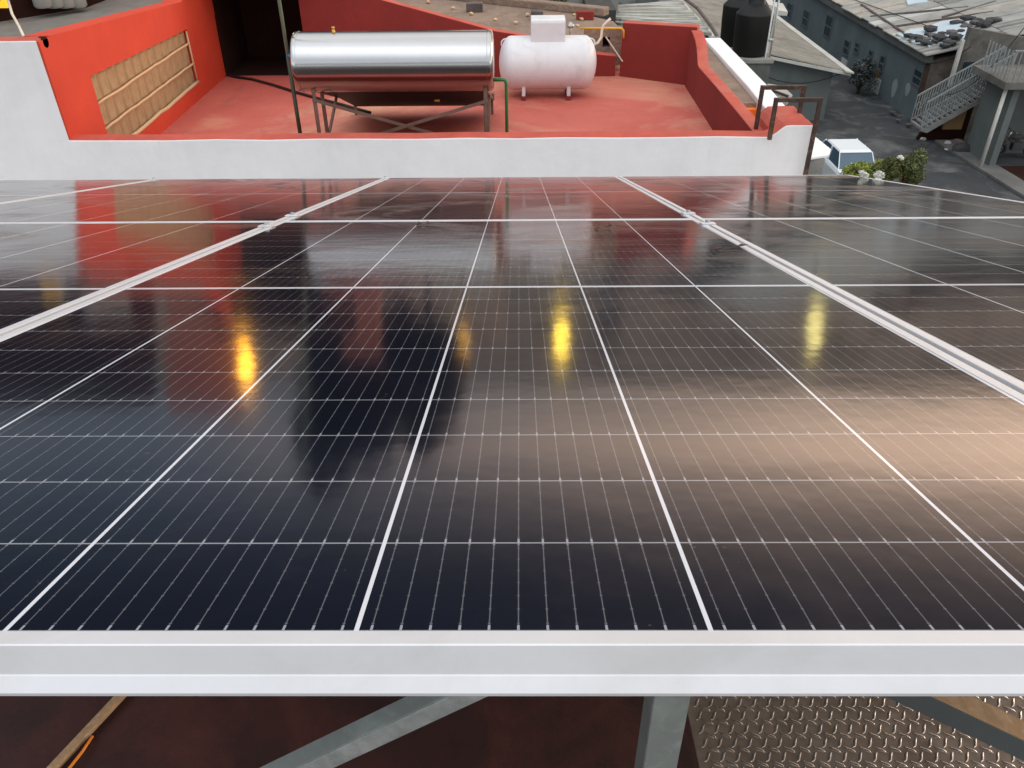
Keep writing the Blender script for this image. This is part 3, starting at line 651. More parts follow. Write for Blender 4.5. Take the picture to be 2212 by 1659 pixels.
# pipes
px=x0-.075
g=MB(); g.tube([(px,HY,12.2),(px,HY,zc+.06)],.016,10); pp=tag(g.build('standpipe','palegreen'),'thin pale green pipe rising left of the water heater','pipe')
g=MB(); g.tube([(px,HY-.001,zc+.055),(px,HY,FZ)],.019,10); g.build('lower_pipe','darkgreen',pp); 
pp.children[0].location=Vector((0,0,0))-pp.location*0
ch=pp.children[0]; 
g=MB(); g.tube([(px-.01,HY,zc+.055),(x0+.004,HY,zc+.055)],.022,10); tg=g.build('pipe_union','blue',pp)
for a,z in ((px,0),):
    pass
gx=at(1094,200,Y=HY).x; gz=at(1094,172,Y=HY).z
g=MB(); g.tube([(x1-.003,HY,gz),(gx-.03,HY,gz),(gx-.008,HY,gz-.008),(gx,HY,gz-.03),(gx,HY,FZ)],.0165,10); tag(g.build('green_pipe','green'),'green plastic pipe bending down from the heater tank beside the gas tank','pipe')
pts=[at(a,b,Z=FZ+.02) for a,b in ((486,160),(510,166),(545,171),(590,183),(640,199),(690,213),(740,226),(800,243))]
g=MB(); g.tube(pts,.017,8); tag(g.build('black_hose','cable'),'black hose running over the red floor from the dark corner to the heater','hose')

# ================================================================ GAS TANK
GY=10.3; gz=9.29; gr=.305; gx0=at(1078,134,Y=GY).x; gx1=at(1288,134,Y=GY).x; L=gx1-gx0
G=empty('gas_tank',((gx0+gx1)/2,GY,FZ),'white horizontal gas tank with domed ends on the red roof floor','gas tank')
prof=[(.0,.0001)]+[(.15*(1-math.cos(math.pi/2*k/12)),gr*math.sin(math.pi/2*k/12)) for k in range(1,13)]
prof=prof+[(.155,gr*1.004),(.165,gr)]+[(L-.165,gr),(L-.155,gr*1.004)]+[(L-a,b) for a,b in prof[::-1]]
t=MB(); t.lathe(prof,(gx0,GY,gz),'x',72); t.build('tank_body','gas',G)
hx0=at(1147,60,Y=GY-.12).x; hx1=at(1221,60,Y=GY-.12).x; hz=at(1183,41,Y=GY-.12).z
t=MB(); arc=[(GY-.15,gz+gr*.80),(GY-.15,hz-.04),(GY-.14,hz-.012),(GY-.11,hz),(GY+.11,hz),(GY+.14,hz-.012),(GY+.15,hz-.04),(GY+.15,gz+gr*.8)]
t.prism([(hx0,a,b) for a,b in arc],(hx1-hx0,0,0)); t.build('valve_hood','gas',G,bevel=.006)
t=MB(); t.lathe([(L*.5-.006,gr+.0005),(L*.5-.003,gr+.003),(L*.5+.003,gr+.003),(L*.5+.006,gr+.0005)],(gx0,GY,gz),'x',64); t.build('weld_seam','gas',G)
for a in (1131,1228):
    xx=at(a,200,Y=GY-.15).x
    t=MB(); t.prism([(xx-.022,GY-.2,FZ+.045),(xx-.022,GY+.2,FZ+.045),(xx-.022,GY+.2,gz-gr*.74),(xx-.022,GY+.1,gz-gr*.93),(xx-.022,GY-.1,gz-gr*.93),(xx-.022,GY-.2,gz-gr*.74)],(.044,0,0)); f=t.build('foot','gas',G,bevel=.004)
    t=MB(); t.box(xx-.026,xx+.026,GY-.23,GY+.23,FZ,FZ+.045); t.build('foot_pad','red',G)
for sx,xx in ((-1,gx0+.055),(1,gx1-.055)):
    t=MB(); t.tube([(xx-sx*.03+ .055*sx*math.sin(R(a)),GY,gz+gr*.72+.055*math.cos(R(a))) for a in range(-30,215,15)],.008,8); t.build('lifting_lug','gas',G)
p=[at(a,b,Y=GY+.1) for a,b in ((1284,96),(1292,92),(1299,80),(1300,66),(1304,54),(1312,46),(1319,40))]
g=MB(); g.tube(p,.015,8); tag(g.build('cream_hose','cream'),'short curved cream hose rising from the right end of the gas tank','hose')
p=[at(a,b,Y=11.12) for a,b in ((1253,61),(1338,61),(1344,62),(1347,66),(1347,82))]
g=MB(); g.tube(p,.013,8); tag(g.build('yellow_gas_pipe','yellow'),'yellow gas pipe with a bent end on the raised red wall','pipe')
p=at(1232,56,Y=11.0); g=MB(); g.lathe([(-.02,.0001),(-.02,.035),(.0,.05),(.012,.05),(.03,.025),(.045,.02),(.045,.0001)],p,'z',16); g.tube([p+Vector((0,0,-.02)),p+Vector((.0,.1,-.22))],.01,6); tag(g.build('gas_regulator','galv'),'small grey gas regulator behind the valve hood of the gas tank','regulator')

# ================================================================ HAND RAILS
def hoop(name,lab,pl,tl_,tr_,br,Yp,botz=None,r=.017):
    P=[at(*pl,Y=Yp),at(*tl_,Y=Yp),at(*tr_,Y=Yp),at(*br,Y=Yp)]
    P[1].x=P[0].x; P[2].z=P[1].z; P[3].x=P[2].x
    if botz: P[3].z=botz
    e=empty(name,(P[0].x,Yp,P[0].z-.02),lab,'handrail','rusty handrails at the corner of the white parapet')
    g=MB(); h=r
    g.box(P[0].x-h,P[0].x+h,Yp-h,Yp+h,P[0].z-.05,P[1].z-h); g.build('upright','rust',e,bevel=.003)
    g=MB(); g.box(P[0].x-h,P[2].x+h,Yp-h*1.01,Yp+h*1.01,P[1].z-h,P[1].z+h); g.build('top_bar','rust',e,bevel=.003)
    g=MB(); g.box(P[2].x-h,P[2].x+h,Yp-h,Yp+h,P[3].z,P[1].z-h); g.build('upright','rust',e,bevel=.003)
hoop('handrail','rusty brown handrail hoop further from the camera, set behind the red corner',(1631,289),(1651,189),(1737,190),(1728,254),7.42,botz=7.5)
hoop('handrail','rusty handrail hoop nearer the camera, its long leg running down past the white wall',(1664,289),(1683,216),(1772,218),(1745,365),6.98,botz=7.0)
g=MB(); g.tube([at(1618,232,Y=7.5),at(1632,236,Y=7.5)],.01); 

# ================================================================ BEHIND THE BACK WALL
Bw=empty('flat_roof_house',(0,14,0),'neighbouring house with a rough brown mortar roof behind the red back wall','house')
z=9.0
g=MB(); P=[(-7,12.95),(-2.58,12.95),(-2.58,11.5),(1.2,11.5),(1.75,12.2),(at(1325,46,Z=z).x,at(1325,46,Z=z).y),(at(1254,30,Z=z).x,at(1254,30,Z=z).y),(at(968,-1,Z=z).x,at(968,-1,Z=z).y),(-7,19)]
g.prism([(a,b,z-.25) for a,b in P],(0,0,.25)); g.build('roof','brown',Bw)
g=MB(); a=Vector((*P[6],z)); b=Vector((*P[7],z)); d=(b-a).normalized(); g.bar(a-d*.5+Vector((0,.1,.06)),b+d*3+Vector((0,.1,.06)),.22,.13); g.build('ledge','brown',Bw,bevel=.02)
for k,(a_,b_,s_) in enumerate(((1025,11,.14),(1160,28,.10))):
    p=at(a_,b_,Z=z+.1); g=MB(); g.box(p.x-s_,p.x+s_,p.y-.1,p.y+.1,z,z+.14); tag(g.build('dark_brick','junk2',bevel=.01),['dark brick on the brown roof above the heater tank','dark brick on the brown roof above the gas tank hood'][k],'brick')
g=MB(); g.box(-2.95,-2.35,13.3,13.55,z+.001,10.85); g.build('chimney','pinkwall',Bw)
g=MB(); g.box(-6.8,1.3,12.7,16.6,0,z-.26); g.build('house_wall','darkconc',Bw)
stones=[]
rs=random.Random(5)
proto_st=None
for (a_,b_) in ((979,20),(1018,33),(1140,36),(925,8),(1070,45),(1115,52),(1172,46),(1247,58),(1256,44),(1240,34),(1195,20)):
    p=at(a_,b_,Z=z)
    if proto_st is None:
        g=MB(); g.blob((0,0,0),.038,.034,.026,jit=.25,seed=3,sub=1); o=g.build('pale_stone','mortar'); o.location=p; proto_st=o
        tag(o,'small pale stone on the brown mortar roof behind the back wall','stone','pale stones on the brown roof')
    else:
        o=proto_st.copy(); COL.objects.link(o); o.location=p; o.rotation_euler=(0,0,rs.uniform(0,6)); s_=rs.uniform(.7,1.3); o.scale=(s_,s_,s_)
# block with square hole in the notch
cb=empty('concrete_block',(1.2,11.45,8.9),'tan concrete block pier with a square hole right of the gas tank','block wall')
BYB=11.45
lo=at(1286,124,Y=BYB); hi=at(1343,62,Y=BYB); h0=at(1301,103,Y=BYB); h1=at(1318,80,Y=BYB)
g=MB(); d_=.2
for (xa,xb,za,zb_) in ((lo.x-.15,h0.x,lo.z-.1,hi.z),(h1.x,hi.x+.05,lo.z-.1,hi.z),(h0.x,h1.x,h1.z,hi.z),(h0.x,h1.x,lo.z-.1,h0.z)):
    g.box(xa,xb,BYB,BYB+d_,za,zb_)
g.build('block_shell','brown',cb)
g=MB(); g.box(h0.x-.02,h1.x+.02,BYB+.15,BYB+.19,h0.z-.02,h1.z+.02); g.build('hole_back','shed',cb)
g=MB(); g.bar(at(1309,80,Y=11.4),at(1345,133,Y=11.17),.012,.012); tag(g.build('thin_stick','cream'),'thin pale stick leaning against the block right of the gas tank','stick')
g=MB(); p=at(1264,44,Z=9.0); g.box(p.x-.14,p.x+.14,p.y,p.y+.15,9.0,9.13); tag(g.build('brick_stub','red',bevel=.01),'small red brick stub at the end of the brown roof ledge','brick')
# bush and grey house at top centre
def bush(name,lab,c,r,n,size,m,seed,base,cat='shrub',group=None,flowers=None,clump=9,trunk_r=.03):
    e=empty(name,(c[0],c[1],base),lab,cat,group)
    g=MB(); g.tube([(c[0],c[1],base),(c[0]+.05*r[0],c[1],(base+c[2])/2),(c[0],c[1],c[2])],[trunk_r*1.6,trunk_r,trunk_r*.5],8)
    rr=random.Random(seed)
    for k in range(6):
        a=rr.uniform(0,6.28); g.tube([(c[0],c[1],c[2]-r[2]*.8),(c[0]+math.cos(a)*r[0]*.4,c[1]+math.sin(a)*r[1]*.4,c[2]),(c[0]+math.cos(a)*r[0]*.7,c[1]+math.sin(a)*r[1]*.7,c[2]+r[2]*.5*rr.uniform(-.3,1))],[trunk_r*.6,trunk_r*.4,trunk_r*.15],6)
    g.build('trunk','bark',e)
    g=MB(); g.leaves(c,r[0],r[1],r[2],n,size,seed,0,clump); g.build('crown',m,e)
    if flowers:
        for k,fc in enumerate(flowers):
            g=MB(); g.leaves(fc[:3],fc[3]*1.1,fc[3],fc[3]*.9,150,.025,seed+k,0,5); g.build('blossom','flower',e)
    return e
p=at(1195,-6,Y=22); bush('leafy_shrub','green shrub growing behind the brown roof ledge',(p.x,22,p.z),(.75,.6,.5),1800,.12,'leafd',11,p.z-1.5)
Gh=empty('grey_house',(4,30,0),'plain grey walled house behind the brown roof and the whitish corrugated roof','house')
p0=at(1228,40,Y=27); p1=at(1345,-30,Y=27)
g=MB(); g.box(-3.5,p1.x-.1,27,31,0,p1.z); g.build('wall','conc',Gh)
g=MB(); g.box(-3.6,p1.x,26.95,27.2,p1.z,p1.z+.15); g.build('parapet','conc',Gh)
g=MB(); a=at(1270,46,Y=24.5); b=at(1335,22,Y=24.5); g.box(a.x,b.x-.05,24.5,26.9,0,b.z); g.build('lean_to','junk',Gh)

# ================================================================ CORRUGATED ROOF HOUSE
YG=38.5
E=at(1830,148,Y=YG); R2=at(1543,84,Y=YG); 
C=empty('corrugated_roof_house',(10,42,0),'grey green house with a beige corrugated sheet roof behind the black water tanks','house')
YB=62
ex,ez=E.x,E.z; rx,rz=R2.x,R2.z
lx=at(1335,44,Y=YG).x-1.0; lz=rz-.1-(rx-lx)*.10
def sheet(g,p,q,y0,y1,th=.06):
    p=Vector((p[0],y0,p[1]));q=Vector((q[0],y0,q[1]));g.prism([p,q,q-Vector((0,0,th)),p-Vector((0,0,th))],(0,y1-y0,0))
g=MB(); sheet(g,(rx,rz),(ex,ez),YG-.5,YB); g.build('roof','corrB',C)
g=MB(); sheet(g,(ex-.35,ez+.10),(ex+.05,ez+.02),YG-.8,YB); sheet(g,(rx-.12,rz+.06),(rx+.12,rz+.04),YG-.8,YB,.1); g.build('roof_edge','sheet_w',C)
g=MB(); g.prism([(rx-1,YG,rz-.1),(ex-.6,YG,ez-.04),(ex-.6,YG,0),(rx-1,YG,0)],(0,20,0)); g.build('wall','teal2',C)
g=MB(); g.bar((rx+1,YG-.55,rz-.4),(ex,YG-.55,ez-.12),.08,.12); g.build('rake_board','sheet_w',C)
# whitish roof
C2=empty('white_roof_house',(5,30,0),'low house with whitish ribbed sheets on its roof behind the raised red wall','house')
YW=26
a=at(1345,58,Y=YW); b=at(1520,62,Y=YW); r_=at(1541,82,Y=YW)
zq=at(1343,46,Y=YW).z
Pq=[at(1342,46,Z=zq),at(1545,62,Z=zq),at(1464,0,Z=zq),at(1462,-8,Z=zq),at(1331,14,Z=zq),at(1325,29,Z=zq)]
P1=at(1331,13,Z=zq);P2=at(1466,-1,Z=zq);P3=at(1538,72,Z=zq);P4=at(1343,47,Z=zq)
g=MB(); n=10
for i in range(n):
    t0,t1=i/n,(i+1)/n
    A0=P1.lerp(P4,t0);A1=P1.lerp(P4,t1);B0=P2.lerp(P3,t0);B1=P2.lerp(P3,t1); lift=.03*((i*2)%3); e_=Vector((-.30*(i%2),0,0))
    g.add([A0+e_+Vector((0,0,lift)),A1+e_+Vector((0,0,lift+.0)),B1+Vector((0,0,lift)),B0+Vector((0,0,lift+.0)),A0+e_+Vector((0,0,lift-.07)),A1+e_+Vector((0,0,lift-.07)),B1+Vector((0,0,lift-.07)),B0+Vector((0,0,lift-.07))],
      [(0,1,2,3),(7,6,5,4),(0,4,5,1),(1,5,6,2),(2,6,7,3),(3,7,4,0)])
g.build('roof_sheets','corrW',C2)
g=MB(); g.tube([P2+Vector((0,0,.15)),P2.lerp(P3,.5)+Vector((.1,0,.18)),P3+Vector((0,0,.14)),at(1556,92,Z=zq)],.05,8); g.build('ridge_pipe','junk2',C2)
g=MB(); g.box(P4.x+.3,P3.x-.1,P3.y+.4,P2.y-.3,0,zq-.12); g.build('wall','darkconc',C2)
# black water tanks on concrete plinth
TY=18.4
pb=at(1618,117,Y=TY); rad=(at(1658,80,Y=TY).x-at(1579,80,Y=TY).x)/2; zt=at(1618,28,Y=TY).z
def wtank(lab,cx,cy,zb_,loc=None):
    e=empty('water_tank',(cx,cy,zb_),lab,'water tank','black water tanks on the concrete plinth')
    h=zt-zb_
    g=MB(); g.lathe([(0,.0001),(0,rad*.88),(.05,rad*.93),(h*.5,rad*.97),(h*.52,rad*.985),(h*.97,rad),(h*.985,rad),(h,rad*.985)],(cx,cy,zb_),'z',40); g.build('tank_body','black',e)
    g=MB(); g.lathe([(h,rad*.985),(h+.004,rad*.975),(h+.18,rad*.53),(h+.184,rad*.50),(h+.186,rad*.47),(h+.30,rad*.47),(h+.31,rad*.45),(h+.31,.0001)],(cx,cy,zb_),'z',40); g.build('tank_lid','black',e)
    return e
wtank('black plastic water tank in front, nearest of the pair',pb.x,TY,pb.z)
p2=at(1594,100,Y=TY+.95); wtank('black plastic water tank behind and left of the front one',p2.x-.05,TY+.95,pb.z)
PL_=empty('tank_plinth',(pb.x,TY,0),'stained grey concrete plinth carrying the black water tanks','plinth')
g=MB(); g.box(pb.x-rad*1.2,pb.x+rad*1.0,TY-rad*1.0,TY+1.7,0,pb.z-.10); g.build('pier','darkconc',PL_)
g=MB(); g.box(pb.x-rad*1.35,pb.x+rad*1.12,TY-rad*1.12,TY+1.8,pb.z-.10,pb.z); g.build('slab','conc',PL_,bevel=.02)
g=MB(); xx=at(1657,100,Y=TY-.3).x; g.tube([(xx,TY-.3,pb.z-3.2),(xx,TY-.3,zt+.9)],.02,8); g.tube([(xx+.09,TY-.3,pb.z-.4),(xx+.09,TY-.3,zt+.9)],.02,8); g.tube([(xx,TY-.3,pb.z+.35),(xx+.1,TY-.3,pb.z+.35)],.035,8)
tag(g.build('tank_pipes','galv'),'pair of thin grey pipes beside the front black water tank','pipe')
g=MB(); p=at(1672,22,Y=TY+2.2)
sh=[p+Vector((-.5,0,.18)),p+Vector((-.1,0,.05)),p+Vector((.0,0,-.12)),p+Vector((.45,0,-.14)),p+Vector((.5,0,-.02)),p+Vector((.1,.5,.12))]
g.prism([at(1660,10,Y=20.6),at(1676,14,Y=20.6),at(1681,22,Y=20.6),at(1702,26,Y=20.6),at(1700,34,Y=20.6),at(1681,33,Y=20.6),at(1672,40,Y=20.6)],(0,.5,.1)); tag(g.build('pale_sheet','sheet_w'),'torn pale sheet sticking out behind the black water tanks','sheet')
# low beige ground pieces between plinth and grey house
g=MB(); zz=4.2
g.prism([at(1654,222,Z=zz),at(1700,222,Z=zz),at(1712,205,Z=zz),at(1690,185,Z=zz),at(1655,180,Z=zz)],(0,0,-.08)); lr=tag(g.build('low_sheet_roof','sheet_b'),'low beige sheet roof with a dark pole, beyond the rusty handrails','roof')
g=MB(); g.bar(at(1653,190,Z=zz+.08),at(1702,208,Z=zz+.08),.07,.07); tag(g.build('dark_pole','junk'),'dark pole lying across the low beige sheet roof','pole')
g=MB(); a=at(1655,222,Z=zz-.1); b=at(1712,206,Z=zz-.1); g.box(a.x-.3,b.x-.5,a.y+.2,a.y+3.5,0,zz-.12); o=g.build('low_house_wall','conc'); tag(o,'low grey block wall beneath the beige sheet roof','wall')

# ================================================================ LONG TEAL HOUSE ACROSS THE STREET
HX=18.4; Y0=38.2
T=empty('long_house',(HX+3,48,0),'long grey blue house across the street with a cluttered sheet roof','house')
ev=at(1990,110,X=HX-.35); ez=ev.z
g=MB(); g.box(HX,HX+.3,Y0,85,0,ez-.35); g.build('front_wall','teal',T)
gp=[(HX+.01,0),(HX+7.5,0),(HX+7.5,ez+1.3),(HX+.01,ez-.36)]
g=MB(); g.prism([(x,Y0-.003,z_) for x,z_ in gp],(0,.3,0)); g.build('end_wall','stonewall',T)
g=MB(); 
def slope(x): return ez+(x-HX+.35)*.21
rs_=random.Random(9); y=Y0-.5; i=0
while y<Y0+46:
    wd=rs_.choice((.95,1.05,1.1)); x0_=HX-.35-rs_.uniform(0,.14); 
    for (xa,xb,dzz) in ((x0_,HX+3.3,0),(HX+3.1,HX+7.6,.035)):
        e0=.012+(i%2)*.03+dzz; yy=wd+.06
        g.prism([(xa,y,slope(xa)+e0),(xb,y,slope(xb)+e0),(xb,y,slope(xb)+e0-.05),(xa,y,slope(xa)+e0-.05)],(0,yy,0),rs_.choice((0,0,1,2,3)))
    y+=wd; i+=1
g.build('roof',['roofgrey','corrG','sheet_b','sheet_w'],T)
g=MB(); g.box(HX-.3,HX-.003,Y0-.3,85,ez-.40,ez-.11); g.build('eave_board','darkconc',T)
def wq(name,m,x0,y0,x1,y1,px_=.0,fr='winframe',cross=True,par=T):
    A=at(x0,y1,X=HX); B=at(x1,y0,X=HX)
    cy=(at((x0+x1)/2,(y0+y1)/2,X=HX)).y
    hw=abs(at(x1,(y0+y1)/2,X=HX).y-at(x0,(y0+y1)/2,X=HX).y)/2
    xm=(x0+x1)/2; zt_=at(xm,y0,X=HX).z; zb_=at(xm,y1,X=HX).z
    return cy-hw,cy+hw,zb_,zt_
def window(x0,y0,x1,y1):
    a,b,c,d=wq('','',x0,y0,x1,y1); g=MB(); t_=.07
    for (ya,yb,za,zb_) in ((a,b,d-t_,d),(a,b,c,c+t_),(a,a+t_,c+t_,d-t_),(b-t_,b,c+t_,d-t_),(a+t_,b-t_,(c+d)/2-.03,(c+d)/2+.03)): g.box(HX-.06,HX-.004,ya,yb,za,zb_)
    f=g.build('window','winframe',T); g=MB(); g.box(HX-.03,HX-.006,a+t_*.9,b-t_*.9,c+t_*.9,d-t_*.9); g.build('pane','pane',f)
    return f
def sub(g,name,m,parent_obj):   # sub-part under a part of T
    o=g.build(name,m,T); return o
for wv in ((1783,30,1798,84),(1823,84,1836,122),(1847,90,1857,117),(1876,106,1886,136),(1973,147,1994,188),(1900,117,1912,158),(1735,20,1748,60),(1700,4,1712,40)): window(*wv)
a,b,c,d=wq('','',1885,165,1900,214); g=MB(); g.box(HX-.05,HX-.004,a,b,max(c,.02),d); dr=g.build('door','doorw',T)
a2,b2,c2,d2=wq('','',1890,144,1902,165); g=MB(); g.box(HX-.055,HX-.004,a2,b2,d+.003,d2); g.build('door_top','doorb',T)
a,b,c,d=wq('','',1817,126,1830,150); g=MB(); g.box(HX-.05,HX-.004,a,b,0.02,d); g.build('door','doorw',T)
for q in ((1926,166,1938,214),(1955,176,1966,210)):
    a,b,c,d=wq('','',*q); g=MB(); pts=[]
    for k in range(14):
        th=2*math.pi*k/14; pts.append((HX-.006,(a+b)/2+(b-a)/2*math.cos(th)*(1+.15*math.sin(3*th)),(c+d)/2+(d-c)/2*math.sin(th)))
    g.prism(pts,(.003,0,0)); g.build('faded_patch','patch',T)
g=MB(); g.box(HX-.12,HX+.05,Y0-.14,Y0+.02,0,ez-.5); g.build('corner_post','rust',T)
# roof clutter
def onroof(px_,py_):
    d=ray(px_,py_); # intersect slope plane z=ez+(x-HX+.35)*.21
    s_=(ez-(HX-.35)*.21-CAMZ)/(d.z-.21*d.x); return CAM+d*s_
g=MB(); q=[onroof(1935,76),onroof(1990,66),onroof(2020,54),onroof(2060,46),onroof(2096,43),onroof(2130,48),onroof(2122,58),onroof(2100,62),onroof(2092,70),onroof(2078,88),onroof(2040,94),onroof(2005,104),onroof(1975,98),onroof(1950,86)]
g.prism([p+Vector((0,0,.03)) for p in rough_edge(q,3,.12,2)],(0,0,.05)); tag(g.build('blue_tarpaulin','tarp'),'pale blue tarpaulin spread on the cluttered roof of the long house','tarpaulin')
g=MB(); q=[onroof(1955,0),onroof(1998,-6),onroof(2003,8),onroof(1960,14)]; g.prism([p+Vector((0,0,.03)) for p in q],(0,0,.08)); tag(g.build('pale_board','tarp'),'pale bluish panel lying at the back of the long house roof','panel')
rs=random.Random(21); prR=None
spots=[(1963,86,1),(1975,88,1),(2008,72,1.3),(2022,88,1),(2030,93,1.2),(2050,100,1),(2062,90,1.3),(2055,78,1.3),(2085,64,1.2),(2104,57,1.3),(2088,47,1),(2065,57,1),(2120,62,1.2),(2130,58,1.2),(2012,82,1),(1985,96,.9),(1998,100,.9),(2038,106,.9),(2140,52,1.1),(2150,48,1.1),(2000,92,1),(1990,90,.8),(2028,84,.8),(2018,95,.7),(2042,87,.8),(2066,83,.9),(2074,74,.8),(2045,96,.8),(2110,50,.8),(2078,55,.7),(1970,92,.7),(2003,80,.7),(2033,78,.7)]
for k,(a_,b_,s_) in enumerate(spots):
    p=onroof(a_,b_); 
    if prR is None or k==7:
        g=MB(); g.blob((0,0,0),.30,.36,.12,jit=.28,seed=k,sub=1); o=g.build('roof_rubble','junk' if prR is None else 'junk2'); o.location=p+Vector((0,0,.03)); prR=o if prR is None else prR; 
        last=o
    else:
        o=(last if rs.random()<.5 else prR).copy(); COL.objects.link(o); o.location=p+Vector((0,0,.03))
    o.scale=(s_*rs.uniform(.6,1.1),s_*rs.uniform(.6,1.2),s_); o.rotation_euler=(0,0,rs.uniform(0,6))
    tag(o,'dark lump of rubble weighing down the sheets on the long house roof','rubble','rubble on the long house roof')
for k,(q0_,q1_) in enumerate((((1880,38),(2090,18)),((1930,60),(2145,28)),((1860,12),(1958,78)),((2035,40),(2150,6)))):
    a_=onroof(*q0_);b_=onroof(*q1_); g=MB(); g.bar(a_+Vector((0,0,.06)),b_+Vector((0,0,.06)),.10,.08)
    tag(g.build('roof_pole','junk2'),['long dark pole across the middle of the long house roof','dark pole just behind the blue tarpaulin on the roof','dark pole lying down the slope near the eave of the long house','short dark pole at the right end of the long house roof'][k],'pole')
# side extension walls right of gable
X_=empty('block_annex',(22,36,0),'grey concrete block annex between the long house and the stairs','building')
AY=36.6
a=at(2098,60,Y=AY); b=at(2178,78,Y=AY)
g=MB(); g.prism([(a.x,AY,a.z),(b.x+1.5,AY,b.z-.2),(b.x+1.5,AY,0),(a.x-.1,AY,0)],(0,.3,0)); g.build('wall','midconc',X_)
g=MB(); p=at(2090,152,Y=AY); g.box(p.x-.25,p.x+.25,AY-.05,AY-.004,p.z-.35,p.z+.35); g.build('window','pane',X_)
g=MB(); a=at(2080,86,Y=AY-.3); b=at(2053,187,Y=AY-.3); g.bar(a,Vector((a.x,a.y,b.z)),.14,.14,up=(0,1,0)); g.build('pole','sheet_w',X_)
g=MB(); a=at(2180,10,Y=45); g.box(a.x,a.x+8,44,52,0,a.z+3); g.build('rear_block','junk',X_)
# stairs
St=empty('outdoor_stairs',(HX+1.5,34.5,0),'pale outdoor concrete staircase climbing right from the street corner','stairs')
SY=34.3
s0=at(1988,282,Y=SY); s1=at(2178,178,Y=SY); ns=17
s0.z=max(s0.z,0.0)
g=MB(); g.prism([(s0.x,SY-.02,s0.z-.02),(s1.x,SY-.02,s1.z-.06),(s1.x,SY-.02,s1.z-.20),(s0.x+.3,SY-.02,max(0,s0.z-.1))],(0,.10,0)); g.build('stringer','stairw',St)
g=MB()
for k in range(ns):
    t_=k/ns; x=s0.x+(s1.x-s0.x)*t_; zz_=s0.z+(s1.z-s0.z)*t_; g.box(x,x+(s1.x-s0.x)/ns*.8,SY+.0,SY+1.1,zz_+.02,zz_+(s1.z-s0.z)/ns*.85)
g.build('steps','stairw',St)
def rail_(g,y):
    hgt=at(2000,215,Y=SY).z-at(2000,275,Y=SY).z
    for k in range(31):
        t_=k/30; x=s0.x+(s1.x-s0.x)*t_; zz_=s0.z+(s1.z-s0.z)*t_; g.box(x-.018,x+.018,y-.02,y+.02,zz_+.1,zz_+1.15)
    g.bar((s0.x,y,s0.z+1.15),(s1.x,y,s1.z+1.15),.05,.06); g.bar((s0.x,y,s0.z+.16),(s1.x,y,s1.z+.16),.04,.04)
    for k in range(0,40,4):
        t_=(k+2)/40; x=s0.x+(s1.x-s0.x)*t_; zz_=s0.z+(s1.z-s0.z)*t_+.62; g.tube([(x+.12*math.cos(a_*math.pi/4),y,zz_+.16*math.sin(a_*math.pi/4)) for a_ in range(9)],.018,5)
g=MB(); rail_(g,SY+.05); g.build('railing','rail',St)
g=MB(); rail_(g,SY+1.05); g.build('railing','rail',St)
# stairs house at right
Hs=empty('porch_house',(22,32,0),'dark house at the right edge with a concrete landing and a pale pole','house')
pb_=at(2116,366,Z=0); PX,PY=pb_.x,pb_.y
zt_=at(2174,190,Y=PY).z
g=MB(); g.tube([(PX,PY,0),(PX,PY,zt_)],.075,10); g.build('pole','sheet_w',Hs)
g=MB(); g.box(PX-.25,PX+6,PY-.3,SY-.02,zt_,zt_+.28); g.build('landing','midconc',Hs,bevel=.02)
g=MB(); g.box(PX+.35,PX+.6,PY+.05,SY-.3,0,zt_-.003); g.box(PX+.61,PX+6,SY-.5,SY-.3,0,zt_-.003); g.build('wall','teal2',Hs)
g=MB(); 
for k in range(26): x=PX-.2+k*.22; g.box(x-.02,x+.02,PY-.25,PY-.21,zt_+.28,zt_+1.35)
g.box(PX-.25,PX+6,PY-.27,PY-.19,zt_+1.35,zt_+1.41)
for k in range(8): y=PY+k*.25; g.box(PX-.22,PX-.18,y-.02,y+.02,zt_+.28,zt_+1.35)
g.build('balcony_railing','rail',Hs)
# things under the stairs
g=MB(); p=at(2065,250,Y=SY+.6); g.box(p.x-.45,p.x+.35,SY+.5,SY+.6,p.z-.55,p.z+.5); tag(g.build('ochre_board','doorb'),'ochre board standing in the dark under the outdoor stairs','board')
g=MB(); g.prism([(s0.x+.6,SY+1.25,0),(s0.x+.7,SY+1.25,.3),(s1.x-.4,SY+1.25,s1.z-.6),(s1.x-.4,SY+1.25,0)],(0,.2,0)); tag(g.build('under_stair_shade','shed'),'dark panel standing in for the shade under the outdoor stairs','wall')  # added dark panel with the shade under the stairs painted in
rs=random.Random(3)
for k,(a_,b_,s_,m_,lab,cat) in enumerate(((2032,292,.45,'junk','black tyre leaning under the outdoor stairs','tyre'),(2050,291,.22,'doorw','pale bundle under the outdoor stairs beside the tyre','bundle'),(2067,310,.3,'junk2','brown sack at the foot of the stair wall','sack'),(2049,311,.22,'doorw','low pale box lip under the stairs','box'),(2013,262,.2,'doorw','pale stone at the street corner below the long house','stone'),(1993,300,.14,'doorw','small white scrap on the street near the stairs','scrap'),(2075,322,.4,'junk','dark heap against the pale wall under the stairs','heap'))):
    p=at(a_,b_,Z=s_*.4); g=MB()
    if cat=='tyre': g.lathe([(-.1,.3),(-.1,.5),(-.06,.56),(.06,.56),(.1,.5),(.1,.3),(-.1,.3)],(p.x,p.y,.56),'y',24)
    else: g.blob((p.x,p.y,s_*.4),s_,s_*.8,s_*.6,jit=.2,seed=k)
    tag(g.build('spare_tyre' if cat=='tyre' else {'bundle':'pale_bundle','sack':'brown_sack','box':'pale_box','stone':'street_stone','scrap':'white_scrap','heap':'dark_heap'}[cat],m_),lab,cat)
p=at(2117+0,500,Z=0); p=at(2050+0,502,Z=0) if False else at(2050,501*.6064+0,Z=0)
